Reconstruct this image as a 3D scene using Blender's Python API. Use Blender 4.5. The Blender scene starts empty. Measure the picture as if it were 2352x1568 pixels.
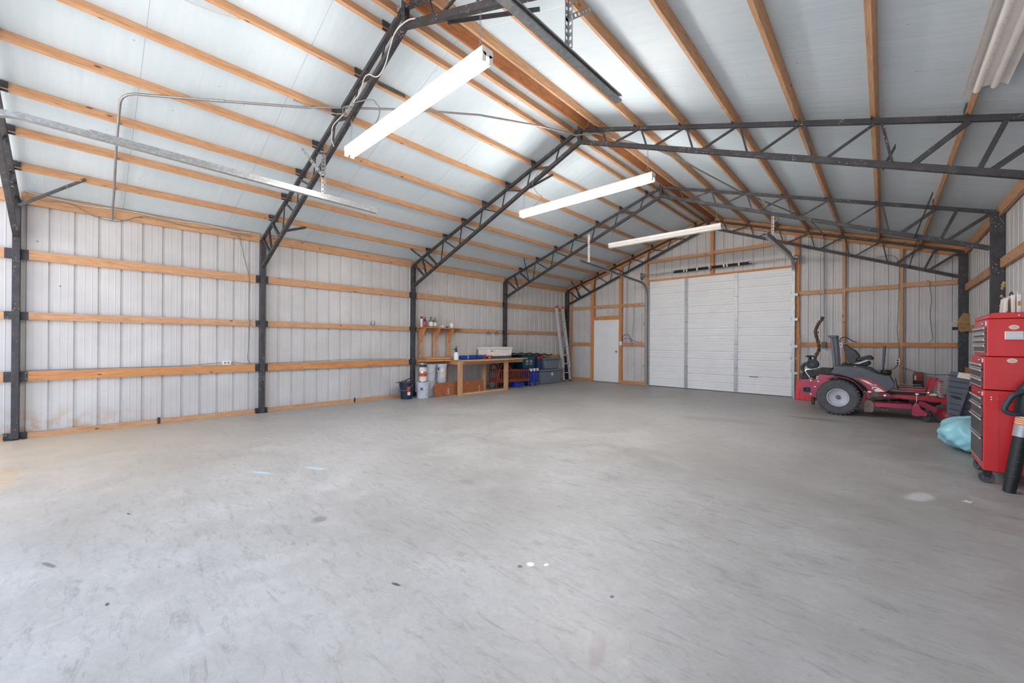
import bpy, math, random
from mathutils import Matrix, Vector
from math import pi, sin, cos, radians, sqrt
random.seed(7)
S = bpy.context.scene
COL = bpy.data.collections.new('garage'); S.collection.children.link(COL)

# ------------------------------------------------------------------ camera, sky, exposure
CAM = Vector((8.2097, 0.9731, 1.3115)); YAW, PIT, ROL, FPX = 0.7495, 0.00123, 0.00619, 916.13
_f = Vector((-sin(YAW), cos(YAW), 0)); _r = Vector((cos(YAW), sin(YAW), 0)); _u = Vector((0, 0, 1))
_f2 = _f*cos(PIT)+_u*sin(PIT); _u2 = -_f*sin(PIT)+_u*cos(PIT)
_r3 = _r*cos(ROL)+_u2*sin(ROL); _u3 = -_r*sin(ROL)+_u2*cos(ROL)
cd = bpy.data.cameras.new('camera'); cam = bpy.data.objects.new('camera', cd); COL.objects.link(cam)
cd.sensor_width = 36; cd.lens = FPX/2352*36; cd.clip_start = .05
mw = Matrix.Identity(4)
for i, c in enumerate((_r3, _u3, -_f2)):
    for j in range(3): mw[j][i] = c[j]
mw.translation = CAM; cam.matrix_world = mw
S.camera = cam
S.view_settings.view_transform = 'Standard'; S.view_settings.look = 'None'
S.cycles.max_bounces = 7; S.cycles.diffuse_bounces = 5; S.cycles.glossy_bounces = 2
S.view_settings.gamma = 1; S.view_settings.use_curve_mapping = False
S.view_settings.exposure = 0.27
wd = bpy.data.worlds.new('daylight'); S.world = wd; wd.use_nodes = True
wn = wd.node_tree.nodes; wl = wd.node_tree.links; wn.clear()
_o = wn.new('ShaderNodeOutputWorld'); _b = wn.new('ShaderNodeBackground'); _t = wn.new('ShaderNodeTexCoord')
_s = wn.new('ShaderNodeSeparateXYZ'); _c = wn.new('ShaderNodeValToRGB'); _m = wn.new('ShaderNodeMapRange')
wl.new(_t.outputs['Generated'], _s.inputs[0]); wl.new(_s.outputs['Z'], _m.inputs[0])
_m.inputs[1].default_value = -1; _m.inputs[2].default_value = 1
wl.new(_m.outputs[0], _c.inputs[0]); wl.new(_c.outputs[0], _b.inputs[0]); wl.new(_b.outputs[0], _o.inputs[0])
_e = _c.color_ramp.elements
_e[0].position = 0.44; _e[0].color = (1.34, 1.26, 1.20, 1)      # bright sunlit ground outside
_e[1].position = 0.56; _e[1].color = (.62, .73, .92, 1)     # hazy sky
_b.inputs[1].default_value = 2.7
TUBE_W = 54.0

# ------------------------------------------------------------------ materials
def srgb(r, g, b):
    def f(c):
        c /= 255.0
        return c/12.92 if c <= .04045 else ((c+.055)/1.055)**2.4
    return (f(r), f(g), f(b), 1)
class NT:
    def __init__(s, name):
        s.m = bpy.data.materials.new(name); s.m.use_nodes = True
        s.n = s.m.node_tree.nodes; s.l = s.m.node_tree.links
        s.p = s.n['Principled BSDF']
    def new(s, t, **kw):
        n = s.n.new(t)
        for k, v in kw.items():
            if k in n.inputs: n.inputs[k].default_value = v
            else: setattr(n, k, v)
        return n
    def link(s, a, b): s.l.new(a, b)
    def coords(s, scale=(1, 1, 1), rand=False):
        t = s.new('ShaderNodeTexCoord'); mp = s.new('ShaderNodeMapping'); mp.inputs['Scale'].default_value = scale
        if rand:
            oi = s.new('ShaderNodeObjectInfo'); ml = s.new('ShaderNodeMath', operation='MULTIPLY'); ml.inputs[1].default_value = 37.0
            s.link(oi.outputs['Random'], ml.inputs[0]); ad = s.new('ShaderNodeVectorMath', operation='ADD')
            s.link(t.outputs['Object'], ad.inputs[0]); s.link(ml.outputs[0], ad.inputs[1]); s.link(ad.outputs[0], mp.inputs[0])
        else: s.link(t.outputs['Object'], mp.inputs[0])
        return mp.outputs[0]
    def noise(s, vec, scale, detail=3, rough=.5, dist=0):
        n = s.new('ShaderNodeTexNoise', Scale=scale, Detail=detail, Roughness=rough, Distortion=dist); s.link(vec, n.inputs['Vector']); return n.outputs[0]
    def ramp(s, fac, stops):
        r = s.new('ShaderNodeValToRGB'); e = r.color_ramp.elements
        while len(e) < len(stops): e.new(.5)
        for i, (p, c) in enumerate(stops): e[i].position = p; e[i].color = c
        s.link(fac, r.inputs[0]); return r.outputs[0]
    def mix(s, fac, a, b, mode='MIX'):
        n = s.new('ShaderNodeMix', data_type='RGBA', blend_type=mode)
        for sock, v in ((0, fac), (6, a), (7, b)):
            if isinstance(v, (int, float, tuple)): n.inputs[sock].default_value = v
            else: s.link(v, n.inputs[sock])
        return n.outputs[2]
    def bump(s, h, st=.3, d=.01):
        b = s.new('ShaderNodeBump', Strength=st, Distance=d); s.link(h, b.inputs['Height']); s.link(b.outputs[0], s.p.inputs['Normal'])
def G(v): return (v, v, v, 1)
MATS = {}
def plain(name, rgb, rough=.5, metal=0, var=.06, scale=8, bump=0, spec=None, coat=0):
    if name in MATS: return MATS[name]
    t = NT(name); c = srgb(*rgb); v = t.coords((1, 1, 1), True)
    n = t.noise(v, scale, 4)
    lo = tuple(x*(1-var*2) for x in c[:3])+(1,); hi = tuple(min(1, x*(1+var)) for x in c[:3])+(1,)
    t.link(t.ramp(n, [(.3, lo), (.7, hi)]), t.p.inputs['Base Color'])
    t.p.inputs['Roughness'].default_value = rough; t.p.inputs['Metallic'].default_value = metal
    if coat: t.p.inputs['Coat Weight'].default_value = coat
    if bump: t.bump(t.noise(v, scale*12, 3), bump, .003)
    MATS[name] = t.m; return t.m
def pine(name, c1, c2, c3):
    t = NT(name); v = t.coords((1, 1, 1), True)
    st = t.coords((1.2, 16, 16), True)
    g = t.noise(st, 3.0, 5, .6, 1.2)
    fine = t.noise(t.coords((4, 110, 110), True), 2.0, 3)
    col = t.ramp(g, [(.28, c1), (.5, c2), (.72, c3)])
    col = t.mix(.22, col, t.ramp(fine, [(.35, srgb(120, 78, 40)), (.65, srgb(235, 190, 140))]))
    vo = t.new('ShaderNodeTexVoronoi', Scale=1.0, feature='F1'); t.link(t.coords((3.6, 8, 8), True), vo.inputs['Vector'])
    kn = t.ramp(vo.outputs['Distance'], [(.06, G(1)), (.13, G(0))])
    col = t.mix(kn, col, srgb(112, 68, 38))
    t.link(col, t.p.inputs['Base Color']); t.p.inputs['Roughness'].default_value = .62
    t.bump(fine, .15, .002); return t.m
PINE = pine('pine_lumber', srgb(172, 122, 86), srgb(198, 150, 112), srgb(214, 170, 132))
PINE_O = pine('weathered_orange_pine', srgb(168, 104, 56), srgb(200, 134, 80), srgb(216, 156, 102))
PINE_SHADE = pine('shaded_pine', srgb(124, 64, 28), srgb(158, 88, 42), srgb(182, 112, 62))  # pine darkened for the right ridge board, its shade painted into the colour
PINE_P = pine('pale_pine', srgb(196, 148, 96), srgb(220, 178, 128), srgb(232, 196, 150))
PINE_OLD = pine('old_grey_pine', srgb(150, 112, 82), srgb(184, 142, 106), srgb(204, 164, 128))
REDWOOD = pine('red_stained_wood', srgb(112, 48, 22), srgb(146, 66, 32), srgb(168, 84, 44))
def mk_steel():
    t = NT('black_painted_steel'); v = t.coords((1, 1, 1), True)
    sp = t.noise(v, 120, 2); wear = t.noise(v, 9, 5, .65)
    a = t.ramp(wear, [(.35, srgb(44, 44, 48)), (.6, srgb(62, 60, 64)), (.78, srgb(90, 80, 74))])
    vo = t.new('ShaderNodeTexVoronoi', Scale=42.0); t.link(v, vo.inputs['Vector'])
    dots = t.ramp(vo.outputs['Distance'], [(.13, G(1)), (.24, G(0))])
    gate = t.ramp(t.noise(v, 3.3, 3), [(.52, G(0)), (.62, G(1))])
    m = t.new('ShaderNodeMath', operation='MULTIPLY'); t.link(dots, m.inputs[0]); t.link(gate, m.inputs[1])
    t.link(t.mix(m.outputs[0], a, srgb(214, 204, 190)), t.p.inputs['Base Color'])
    t.p.inputs['Roughness'].default_value = .5; t.bump(sp, .1, .002); return t.m
STEEL = mk_steel()
def mk_sheet():
    t = NT('white_painted_sheet_metal'); v = t.coords()
    n = t.noise(v, 1.4, 5, .6); col = t.ramp(n, [(.3, srgb(190, 188, 187)), (.7, srgb(207, 205, 205))])
    st = t.noise(t.coords((9, 9, .7)), 3, 4); col = t.mix(t.ramp(st, [(.6, G(0)), (.8, G(.25))]), col, srgb(176, 166, 152))
    vo = t.new('ShaderNodeTexVoronoi', Scale=3.1); t.link(v, vo.inputs['Vector'])
    col = t.mix(t.ramp(vo.outputs['Distance'], [(.028, G(.8)), (.04, G(0))]), col, srgb(110, 92, 74))
    # rust and mud splash low beside the first column
    x = t.new('ShaderNodeSeparateXYZ'); tc = t.new('ShaderNodeTexCoord'); t.link(tc.outputs['Object'], x.inputs[0])
    mz = t.ramp(x.outputs['Z'], [(.05, G(1)), (.42, G(0))])
    my = t.new('ShaderNodeMapRange'); my.inputs[1].default_value = .4; my.inputs[2].default_value = 2.0; my.inputs[3].default_value = 1; my.inputs[4].default_value = 0
    t.link(x.outputs['Y'], my.inputs[0])
    mm = t.new('ShaderNodeMath', operation='MULTIPLY'); t.link(mz, mm.inputs[0]); t.link(my.outputs[0], mm.inputs[1])
    m2 = t.new('ShaderNodeMath', operation='MULTIPLY'); t.link(mm.outputs[0], m2.inputs[0]); t.link(t.ramp(t.noise(v, 7, 5), [(.45, G(0)), (.6, G(1))]), m2.inputs[1])
    col = t.mix(m2.outputs[0], col, srgb(186, 150, 110))
    t.link(col, t.p.inputs['Base Color']); t.p.inputs['Roughness'].default_value = .42; return t.m
SHEET = mk_sheet()
def mk_foam(side):
    t = NT('white_foil_faced_insulation_'+side); v = t.coords()
    n = t.noise(v, .9, 4); c = t.ramp(n, [(.3, srgb(194, 207, 215)), (.7, srgb(206, 217, 224))])
    st = t.noise(t.coords((.5, 5, 1)), 3, 3); c = t.mix(t.ramp(st, [(.4, G(.0)), (.75, G(.35))]), c, srgb(182, 199, 207))
    s_ = t.new('ShaderNodeSeparateXYZ'); tc = t.new('ShaderNodeTexCoord'); t.link(tc.outputs['Object'], s_.inputs[0])
    a = t.new('ShaderNodeMath', operation='SUBTRACT'); t.link(s_.outputs['Y'], a.inputs[0]); a.inputs[1].default_value = 1.37-1.272*3
    b = t.new('ShaderNodeMath', operation='MODULO'); t.link(a.outputs[0], b.inputs[0]); b.inputs[1].default_value = 1.272
    d = t.new('ShaderNodeMath', operation='PINGPONG'); t.link(b.outputs[0], d.inputs[0]); d.inputs[1].default_value = .636
    line = t.ramp(d.outputs[0], [(.0012, G(.8)), (.003, G(0))])
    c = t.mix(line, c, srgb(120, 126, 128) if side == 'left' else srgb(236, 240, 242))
    vo = t.new('ShaderNodeTexVoronoi', Scale=4.0); t.link(v, vo.inputs['Vector'])
    c = t.mix(t.ramp(vo.outputs['Distance'], [(.03, G(.7)), (.045, G(0))]), c, srgb(150, 150, 146))
    t.link(c, t.p.inputs['Base Color']); t.p.inputs['Roughness'].default_value = .5
    t.bump(t.noise(t.coords((1, 7, 1)), 1.6, 3), .25, .02); return t.m
def mk_floor():
    t = NT('worn_concrete'); v = t.coords()
    big = t.noise(v, .55, 5, .6, .6); mid = t.noise(v, 2.6, 6, .65, .4); fine = t.noise(v, 38, 5, .7)
    c = t.ramp(big, [(.32, srgb(160, 157, 154)), (.5, srgb(176, 174, 172)), (.66, srgb(190, 189, 189))])
    c = t.mix(.45, c, t.ramp(mid, [(.34, srgb(146, 143, 139)), (.52, srgb(176, 174, 172)), (.68, srgb(200, 199, 199))]))
    c = t.mix(.16, c, t.ramp(fine, [(.3, srgb(140, 138, 136)), (.7, srgb(224, 223, 222))]))
    gr_ = t.noise(t.coords((4, 7, 1)), 2.0, 8, .78, .9)
    c = t.mix(.24, c, t.ramp(gr_, [(.34, srgb(138, 134, 129)), (.5, srgb(178, 176, 174)), (.66, srgb(206, 205, 205))]))
    # fine dark scuffs and pits
    vo = t.new('ShaderNodeTexVoronoi', Scale=2.3); t.link(t.coords((1, 1.7, 1)), vo.inputs['Vector'])
    c = t.mix(t.ramp(vo.outputs['Distance'], [(.018, G(.75)), (.03, G(0))]), c, srgb(70, 66, 62))
    sc = t.noise(t.coords((2.2, 9, 1)), 2.2, 7, .75, .8)
    c = t.mix(t.ramp(sc, [(.53, G(0)), (.66, G(.5))]), c, srgb(118, 113, 107))
    sw = t.noise(t.coords((5, 1.3, 1)), 1.3, 6, .7, 1.2)
    c = t.mix(t.ramp(sw, [(.62, G(0)), (.75, G(.3))]), c, srgb(226, 225, 224))
    wear = t.ramp(t.noise(v, .42, 5, .62, .5), [(.44, G(0)), (.66, G(.5))])
    c = t.mix(wear, c, srgb(138, 133, 126))
    c = t.mix(.22, c, srgb(140, 139, 138))
    sx = t.new('ShaderNodeSeparateXYZ'); t.link(v, sx.inputs[0])
    def mr(sock, a, b):
        m = t.new('ShaderNodeMapRange', interpolation_type='SMOOTHSTEP'); t.link(sock, m.inputs[0]); m.inputs[1].default_value = a; m.inputs[2].default_value = b
        m.inputs[3].default_value = 1; m.inputs[4].default_value = 0; return m.outputs[0]
    tan_light_dirt = t.new('ShaderNodeMath', operation='MULTIPLY'); t.link(mr(sx.outputs['X'], .3, 5.2), tan_light_dirt.inputs[0]); t.link(mr(sx.outputs['Y'], .2, 4.2), tan_light_dirt.inputs[1])
    mn = t.new('ShaderNodeMath', operation='MULTIPLY'); t.link(tan_light_dirt.outputs[0], mn.inputs[0]); t.link(t.ramp(mid, [(.2, G(.45)), (.8, G(1))]), mn.inputs[1])
    c = t.mix(mn.outputs[0], c, srgb(198, 172, 138))  # warm tan light at the front left painted into the concrete, along with dirt
    def spot(x, y, rx, ry, col, amt, rot=0):
        nonlocal c
        mp = t.new('ShaderNodeMapping', vector_type='TEXTURE'); mp.inputs['Location'].default_value = (x, y, 0); mp.inputs['Rotation'].default_value = (0, 0, rot); mp.inputs['Scale'].default_value = (rx, ry, 50)
        t.link(v, mp.inputs[0]); ln = t.new('ShaderNodeVectorMath', operation='LENGTH'); t.link(mp.outputs[0], ln.inputs[0])
        w = t.new('ShaderNodeMath', operation='ADD'); t.link(ln.outputs[1], w.inputs[0])
        nn = t.new('ShaderNodeMath', operation='MULTIPLY'); t.link(mid, nn.inputs[0]); nn.inputs[1].default_value = .9; t.link(nn.outputs[0], w.inputs[1])
        c = t.mix(t.ramp(w.outputs[0], [(.75, G(amt)), (1.0, G(0))]), c, col)
    spot(2.2, .35, 1.1, .5, srgb(200, 164, 118), .5)
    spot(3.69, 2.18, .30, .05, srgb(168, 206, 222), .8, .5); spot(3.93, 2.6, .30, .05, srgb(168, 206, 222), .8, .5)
    spot(5.18, 2.16, .16, .13, srgb(122, 114, 106), .75); spot(5.38, 3.42, .2, .12, srgb(142, 136, 128), .6)
    spot(7.33, 2.46, .07, .22, srgb(150, 140, 138), .7, .4); spot(8.45, 5.9, .16, .4, srgb(222, 222, 226), .6, -.4)  # the pale patch before the tool chest is a painted pool of light
    spot(6.69, 2.78, .05, .05, srgb(238, 238, 238), .9); spot(6.76, 2.84, .03, .04, srgb(238, 238, 238), .9); spot(6.66, 2.72, .03, .03, srgb(60, 58, 56), .8)
    spot(6.29, 2.13, .06, .02, srgb(58, 56, 56), .9, .3); spot(4.05, 1.21, .07, .02, srgb(52, 50, 50), .9, .2); spot(7.19, 2.84, .03, .04, srgb(74, 66, 62), .9)
    spot(4.66, .84, .14, .025, srgb(80, 76, 72), .7, .4); spot(5.4, 1.06, .04, .02, srgb(56, 54, 52), .9); spot(8.73, 6.0, .04, .03, srgb(245, 245, 245), .9)
    spot(6.2, 8.4, 1.5, .5, srgb(150, 144, 136), .5, .3); spot(7.4, 9.7, 1.3, .35, srgb(126, 118, 108), .55, .05)
    t.link(c, t.p.inputs['Base Color'])
    t.link(t.ramp(mid, [(.3, G(.36)), (.7, G(.6))]), t.p.inputs['Roughness']); t.bump(fine, .06, .003); return t.m
FLOOR = mk_floor()
def mk_galv():
    t = NT('galvanised_steel'); v = t.coords((1, 1, 1), True)
    vo = t.new('ShaderNodeTexVoronoi', Scale=45.0, feature='F1'); t.link(v, vo.inputs['Vector'])
    t.link(t.ramp(vo.outputs['Color'], [(.2, srgb(148, 151, 153)), (.8, srgb(168, 170, 172))]), t.p.inputs['Base Color'])
    t.p.inputs['Metallic'].default_value = .55; t.p.inputs['Roughness'].default_value = .42; return t.m
GALV = mk_galv()
def mk_emit(name, col, st):
    t = NT(name); t.p.inputs['Base Color'].default_value = (1, 1, 1, 1)
    n = t.noise(t.coords((1, 1, 1)), 2, 1); t.link(t.ramp(n, [(0, col), (1, col)]), t.p.inputs['Emission Color']); t.p.inputs['Emission Strength'].default_value = st; return t.m
TUBE_ON = mk_emit('lit_fluorescent_tube', (1, .97, .92, 1), TUBE_W)
TUBE_ON2 = mk_emit('brighter_lit_fluorescent_tube', (1, .97, .93, 1), TUBE_W*2.4)
def mk_branch():
    t = NT('bark'); v = t.coords((1, 1, .35)); n = t.noise(v, 26, 5, .7)
    t.link(t.ramp(n, [(.3, srgb(62, 44, 34)), (.55, srgb(104, 78, 60)), (.75, srgb(140, 112, 90))]), t.p.inputs['Base Color']); t.p.inputs['Roughness'].default_value = .9; t.bump(n, .8, .02); return t.m

WHITE = plain('white_enamel', (236, 232, 228), .4, var=.03); WHITE_W = plain('warm_white_enamel', (238, 233, 229), .4, var=.03)
DOORW = plain('white_door_paint', (236, 236, 237), .45, var=.02, scale=3)
TUBE_OFF = plain('unlit_frosted_tube', (240, 234, 228), .3, var=.03)
BLACK = plain('black_plastic', (34, 35, 38), .5); BLACKR = plain('black_rubber', (86, 87, 90), .85, var=.12, scale=20, bump=.4)
DGREY = plain('charcoal_plastic', (86, 90, 97), .55); CABLE = plain('grey_cable_sheath', (128, 126, 122), .6); CABLEW = plain('white_cable_sheath', (206, 204, 200), .5)
CHROME = plain('chrome', (214, 214, 216), .22, 1, var=.02); RED = plain('red_enamel', (214, 28, 34), .3, coat=.4, var=.04, scale=3)
RED_M = plain('mower_red_paint', (168, 44, 74), .42, coat=.2, var=.12, scale=5); RED_B = plain('bright_red_paint', (172, 34, 48), .4, coat=.2, var=.08, scale=6)
DUST = plain('dusty_metal', (128, 112, 106), .8, var=.15, scale=14)

# ------------------------------------------------------------------ mesh helpers (all given in world metres)
class MB:
    def __init__(s): s.v = []; s.f = []; s.m = []; s.sm = []
    def add(s, vs, fs, mi=0, smooth=False):
        o = len(s.v); s.v += [tuple(v) for v in vs]
        for f in fs: s.f.append([i+o for i in f]); s.m.append(mi); s.sm.append(smooth)
        return s
    def box(s, a, b, mi=0, M=None):
        x0, y0, z0 = a; x1, y1, z1 = b
        vs = [Vector(p) for p in ((x0,y0,z0),(x1,y0,z0),(x1,y1,z0),(x0,y1,z0),(x0,y0,z1),(x1,y0,z1),(x1,y1,z1),(x0,y1,z1))]
        if M: vs = [M @ p for p in vs]
        return s.add(vs, [(0,3,2,1),(4,5,6,7),(0,1,5,4),(1,2,6,5),(2,3,7,6),(3,0,4,7)], mi)
    def bar(s, p0, p1, w, h, up=(0,0,1), mi=0):
        p0 = Vector(p0); p1 = Vector(p1); d = (p1-p0).normalized(); u = Vector(up); u = (u-d*u.dot(d)).normalized(); r = d.cross(u)
        vs = [p+r*a*w/2+u*b*h/2 for p in (p0, p1) for a, b in ((-1,-1),(1,-1),(1,1),(-1,1))]
        return s.add(vs, [(0,1,2,3),(7,6,5,4),(0,4,5,1),(1,5,6,2),(2,6,7,3),(3,7,4,0)], mi)
    def tube(s, pts, r, n=10, mi=0, caps=True):
        pts = [Vector(p) for p in pts]; rs = r if isinstance(r, (list, tuple)) else [r]*len(pts)
        vs = []; prev = None
        for i, p in enumerate(pts):
            d = (pts[min(i+1, len(pts)-1)]-pts[max(i-1, 0)]).normalized()
            if prev is None:
                a = Vector((0,0,1)) if abs(d.z) < .9 else Vector((1,0,0)); u = (a-d*a.dot(d)).normalized()
            else: u = (prev-d*prev.dot(d)).normalized()
            prev = u; w = d.cross(u)
            vs += [p+(u*cos(2*pi*k/n)+w*sin(2*pi*k/n))*rs[i] for k in range(n)]
        fs = [(i*n+k, i*n+(k+1)%n, (i+1)*n+(k+1)%n, (i+1)*n+k) for i in range(len(pts)-1) for k in range(n)]
        s.add(vs, fs, mi, True)
        if caps: s.add(vs[:n], [tuple(reversed(range(n)))], mi); s.add(vs[-n:], [tuple(range(n))], mi)
        return s
    def lathe(s, prof, c, axis=(0,0,1), n=28, mi=0):
        ax = Vector(axis).normalized(); a = Vector((1,0,0)) if abs(ax.x) < .9 else Vector((0,1,0)); u = (a-ax*a.dot(ax)).normalized(); w = ax.cross(u); c = Vector(c)
        vs = [c+ax*h+(u*cos(2*pi*k/n)+w*sin(2*pi*k/n))*r for r, h in prof for k in range(n)]
        fs = [(i*n+k, i*n+(k+1)%n, (i+1)*n+(k+1)%n, (i+1)*n+k) for i in range(len(prof)-1) for k in range(n)]
        return s.add(vs, fs, mi, True)
    def prism(s, pts, ax, a, b, mi=0):
        def P(p, t):
            return {'x': (t, p[0], p[1]), 'y': (p[0], t, p[1]), 'z': (p[0], p[1], t)}[ax]
        n = len(pts); vs = [P(p, a) for p in pts]+[P(p, b) for p in pts]
        return s.add(vs, [tuple(reversed(range(n))), tuple(range(n, 2*n))]+[(i, (i+1)%n, (i+1)%n+n, i+n) for i in range(n)], mi)
    def ball(s, c, r, n=12, mi=0):
        rx, ry, rz = r if isinstance(r, (list, tuple)) else (r, r, r)
        vs = [(c[0]+rx*sin(pi*i/n)*cos(2*pi*k/(2*n)), c[1]+ry*sin(pi*i/n)*sin(2*pi*k/(2*n)), c[2]+rz*cos(pi*i/n)) for i in range(n+1) for k in range(2*n)]
        return s.add(vs, [(i*2*n+k, i*2*n+(k+1)%(2*n), (i+1)*2*n+(k+1)%(2*n), (i+1)*2*n+k) for i in range(n) for k in range(2*n)], mi, True)
def spline(pts, k=6):
    P = [Vector(p) for p in pts]; P = [P[0]*2-P[1]]+P+[P[-1]*2-P[-2]]; out = []
    for i in range(1, len(P)-2):
        for j in range(k):
            t = j/k; a, b, c, d = P[i-1], P[i], P[i+1], P[i+2]
            out.append(.5*((2*b)+(c-a)*t+(2*a-5*b+4*c-d)*t*t+(3*b-a-3*c+d)*t**3))
    return out+[P[-2]]
WM = {}
def _place(o, M, parent):
    WM[o.name] = M
    if parent is not None:
        o.parent = parent; o.matrix_basis = WM[parent.name].inverted() @ M
    else: o.matrix_basis = M
def obj(name, mb, mat, parent=None, M=None, bevel=0):
    """mb vertices in world metres; M = the object's own frame"""
    if M is None: M = WM[parent.name].copy() if parent is not None else Matrix.Translation(sum((Vector(v) for v in mb.v), Vector())/len(mb.v))
    Mi = M.inverted(); me = bpy.data.meshes.new(name)
    me.from_pydata([Mi @ Vector(v) for v in mb.v], [], mb.f)
    for m in (mat if isinstance(mat, (list, tuple)) else [mat]): me.materials.append(m)
    me.polygons.foreach_set('material_index', mb.m); me.polygons.foreach_set('use_smooth', mb.sm)
    me.update()
    if any(mb.sm): me.set_sharp_from_angle(angle=.7)
    me.validate()
    o = bpy.data.objects.new(name, me); COL.objects.link(o); _place(o, M, parent)
    if bevel:
        b = o.modifiers.new('bevel', 'BEVEL'); b.width = bevel; b.segments = 2; b.limit_method = 'ANGLE'
    return o
def tag(o, label=None, cat=None, group=None, kind=None):
    if label: o['label'] = label
    if cat: o['category'] = cat
    if group: o['group'] = group
    if kind: o['kind'] = kind
    return o
def thing(name, label, cat, loc, group=None):
    o = bpy.data.objects.new(name, None); o.empty_display_size = .1; COL.objects.link(o); _place(o, Matrix.Translation(loc), None)
    return tag(o, label, cat, group)
def struct(name, mb, mat, M=None): return tag(obj(name, mb, mat, None, M or Matrix.Identity(4)), kind='structure')
def lumber(name, p0, p1, w, h, up=(0,0,1), mat=None, parent=None, bevel=.002):
    p0 = Vector(p0); p1 = Vector(p1); d = (p1-p0).normalized(); u = Vector(up); u = (u-d*u.dot(d)).normalized(); r = u.cross(d)
    M = Matrix.Identity(4)
    for i, c in enumerate((d, r, u)):
        for j in range(3): M[j][i] = c[j]
    M.translation = p0
    return obj(name, MB().bar(p0, p1, w, h, up), mat or PINE, parent, M)
def text(name, s, size, loc, rot, mat, parent, ext=.0008):
    cu = bpy.data.curves.new(name, 'FONT'); cu.body = s; cu.size = size; cu.extrude = ext; cu.align_x = 'CENTER'; cu.align_y = 'CENTER'
    t = bpy.data.objects.new(name, cu); COL.objects.link(t); bpy.context.view_layer.update()
    me = bpy.data.meshes.new_from_object(t.evaluated_get(bpy.context.evaluated_depsgraph_get())); bpy.data.objects.remove(t)
    me.materials.clear(); me.materials.append(mat); o = bpy.data.objects.new(name, me); COL.objects.link(o)
    _place(o, Matrix.Translation(loc) @ rot.to_4x4(), parent); return o
def dup(root, M, label=None, cat=None):
    def cp(o, parent):
        c = o.copy(); COL.objects.link(c)
        if parent is None: c.matrix_basis = M; WM[c.name] = M
        else: c.parent = parent; c.matrix_basis = o.matrix_basis.copy(); WM[c.name] = WM[parent.name] @ o.matrix_basis
        for ch in o.children: cp(ch, c)
        return c
    r = cp(root, None)
    if label: r['label'] = label
    return r
def cable(name, pts, r, mat, label, group=None, parent=None, k=6, cat='cable'):
    o = obj(name, MB().tube(spline(pts, k), r, 8), mat, parent)
    return tag(o, label, cat, group) if parent is None else o

# ------------------------------------------------------------------ building dimensions
W, HW, SP = 9.292, 4.646, 3.184
FY = [.373, 3.184, 6.368, 9.552, 12.736]
K = .3337; CK = 1/sqrt(1+K*K)
def z_chord(x): return 3.155+K*min(x, W-x)             # centre line of the top chord
def z_pur(x): return 3.234+K*min(x, W-x)               # centre of the purlins
def z_ceil(x): return z_pur(x)+.048/CK
XL, XR, YE = -.135, 9.425, 12.895                        # inner faces of the three sheet walls
ORD = ['first', 'second', 'third', 'fourth', 'fifth', 'sixth', 'seventh', 'eighth']
BAY = ['nearest', 'second', 'third', 'farthest']

# floor, ceiling, walls
struct('floor', MB().box((-.3, -1.2, -.15), (9.6, 13.1, 0)), FLOOR)
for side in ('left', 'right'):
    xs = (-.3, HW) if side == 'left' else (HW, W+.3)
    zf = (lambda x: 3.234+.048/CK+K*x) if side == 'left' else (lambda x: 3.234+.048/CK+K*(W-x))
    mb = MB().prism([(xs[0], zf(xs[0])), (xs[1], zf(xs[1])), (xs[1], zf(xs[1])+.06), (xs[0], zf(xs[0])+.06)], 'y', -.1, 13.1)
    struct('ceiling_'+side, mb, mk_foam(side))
PER = .2345
def profile(a, b, ph):
    """offsets (s, depth away from the room) of the ribbed sheet"""
    out = [(a, 0)]; i = math.floor((a-ph)/PER)-1
    while True:
        c = ph+i*PER
        if c > b+PER: break
        for d, o in ((-.024,0),(-.013,.022),(.013,.022),(.024,0),(.074,0),(.078,-.0022),(.083,-.0022),(.087,0),(.147,0),(.151,-.0022),(.156,-.0022),(.160,0)):
            if a < c+d < b: out.append((c+d, o))
        i += 1
    out.append((b, 0)); return out
def sheet(mb, wall, a, b, z0, ztop, ph):
    pr = profile(a, b, ph); zt = ztop if callable(ztop) else (lambda s: ztop); n = len(pr)
    def P(s, o, z):
        return {'L': (XL-o, s, z), 'R': (XR+o, s, z), 'E': (s, YE+o, z)}[wall]
    vs = [P(s, o, z0) for s, o in pr]+[P(s, o, zt(s)) for s, o in pr]
    fs = [(i, i+1, n+i+1, n+i) for i in range(n-1)]
    vs += [P(s, o+.004, z0) for s, o in pr]+[P(s, o+.004, zt(s)) for s, o in pr]
    fs += [(2*n+i+1, 2*n+i, 3*n+i, 3*n+i+1) for i in range(n-1)]
    fs += [(0, n, 3*n, 2*n), (n-1, 3*n-1, 4*n-1, 2*n-1)]
    mb.add(vs, fs)
ZL = lambda s: z_ceil(0)+K*XL+.02
mb = MB(); sheet(mb, 'L', -.1, YE+.02, 0, ZL, .9); struct('wall_left', mb, SHEET)
mb = MB(); sheet(mb, 'R', -.1, YE+.02, 0, ZL, .85); struct('wall_right', mb, SHEET)
mb = MB(); ze = lambda x: z_ceil(x)+.01
sheet(mb, 'E', XL, 1.02, 0, ze, .1); sheet(mb, 'E', 1.02, 1.93, 2.04, ze, .1); sheet(mb, 'E', 1.93, 2.89, 0, ze, .1)
sheet(mb, 'E', 2.89, HW, 3.2, ze, .1); sheet(mb, 'E', HW, 6.62, 3.2, ze, .1); sheet(mb, 'E', 6.62, XR, 0, ze, .1)
struct('wall_back', mb, SHEET)

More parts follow.
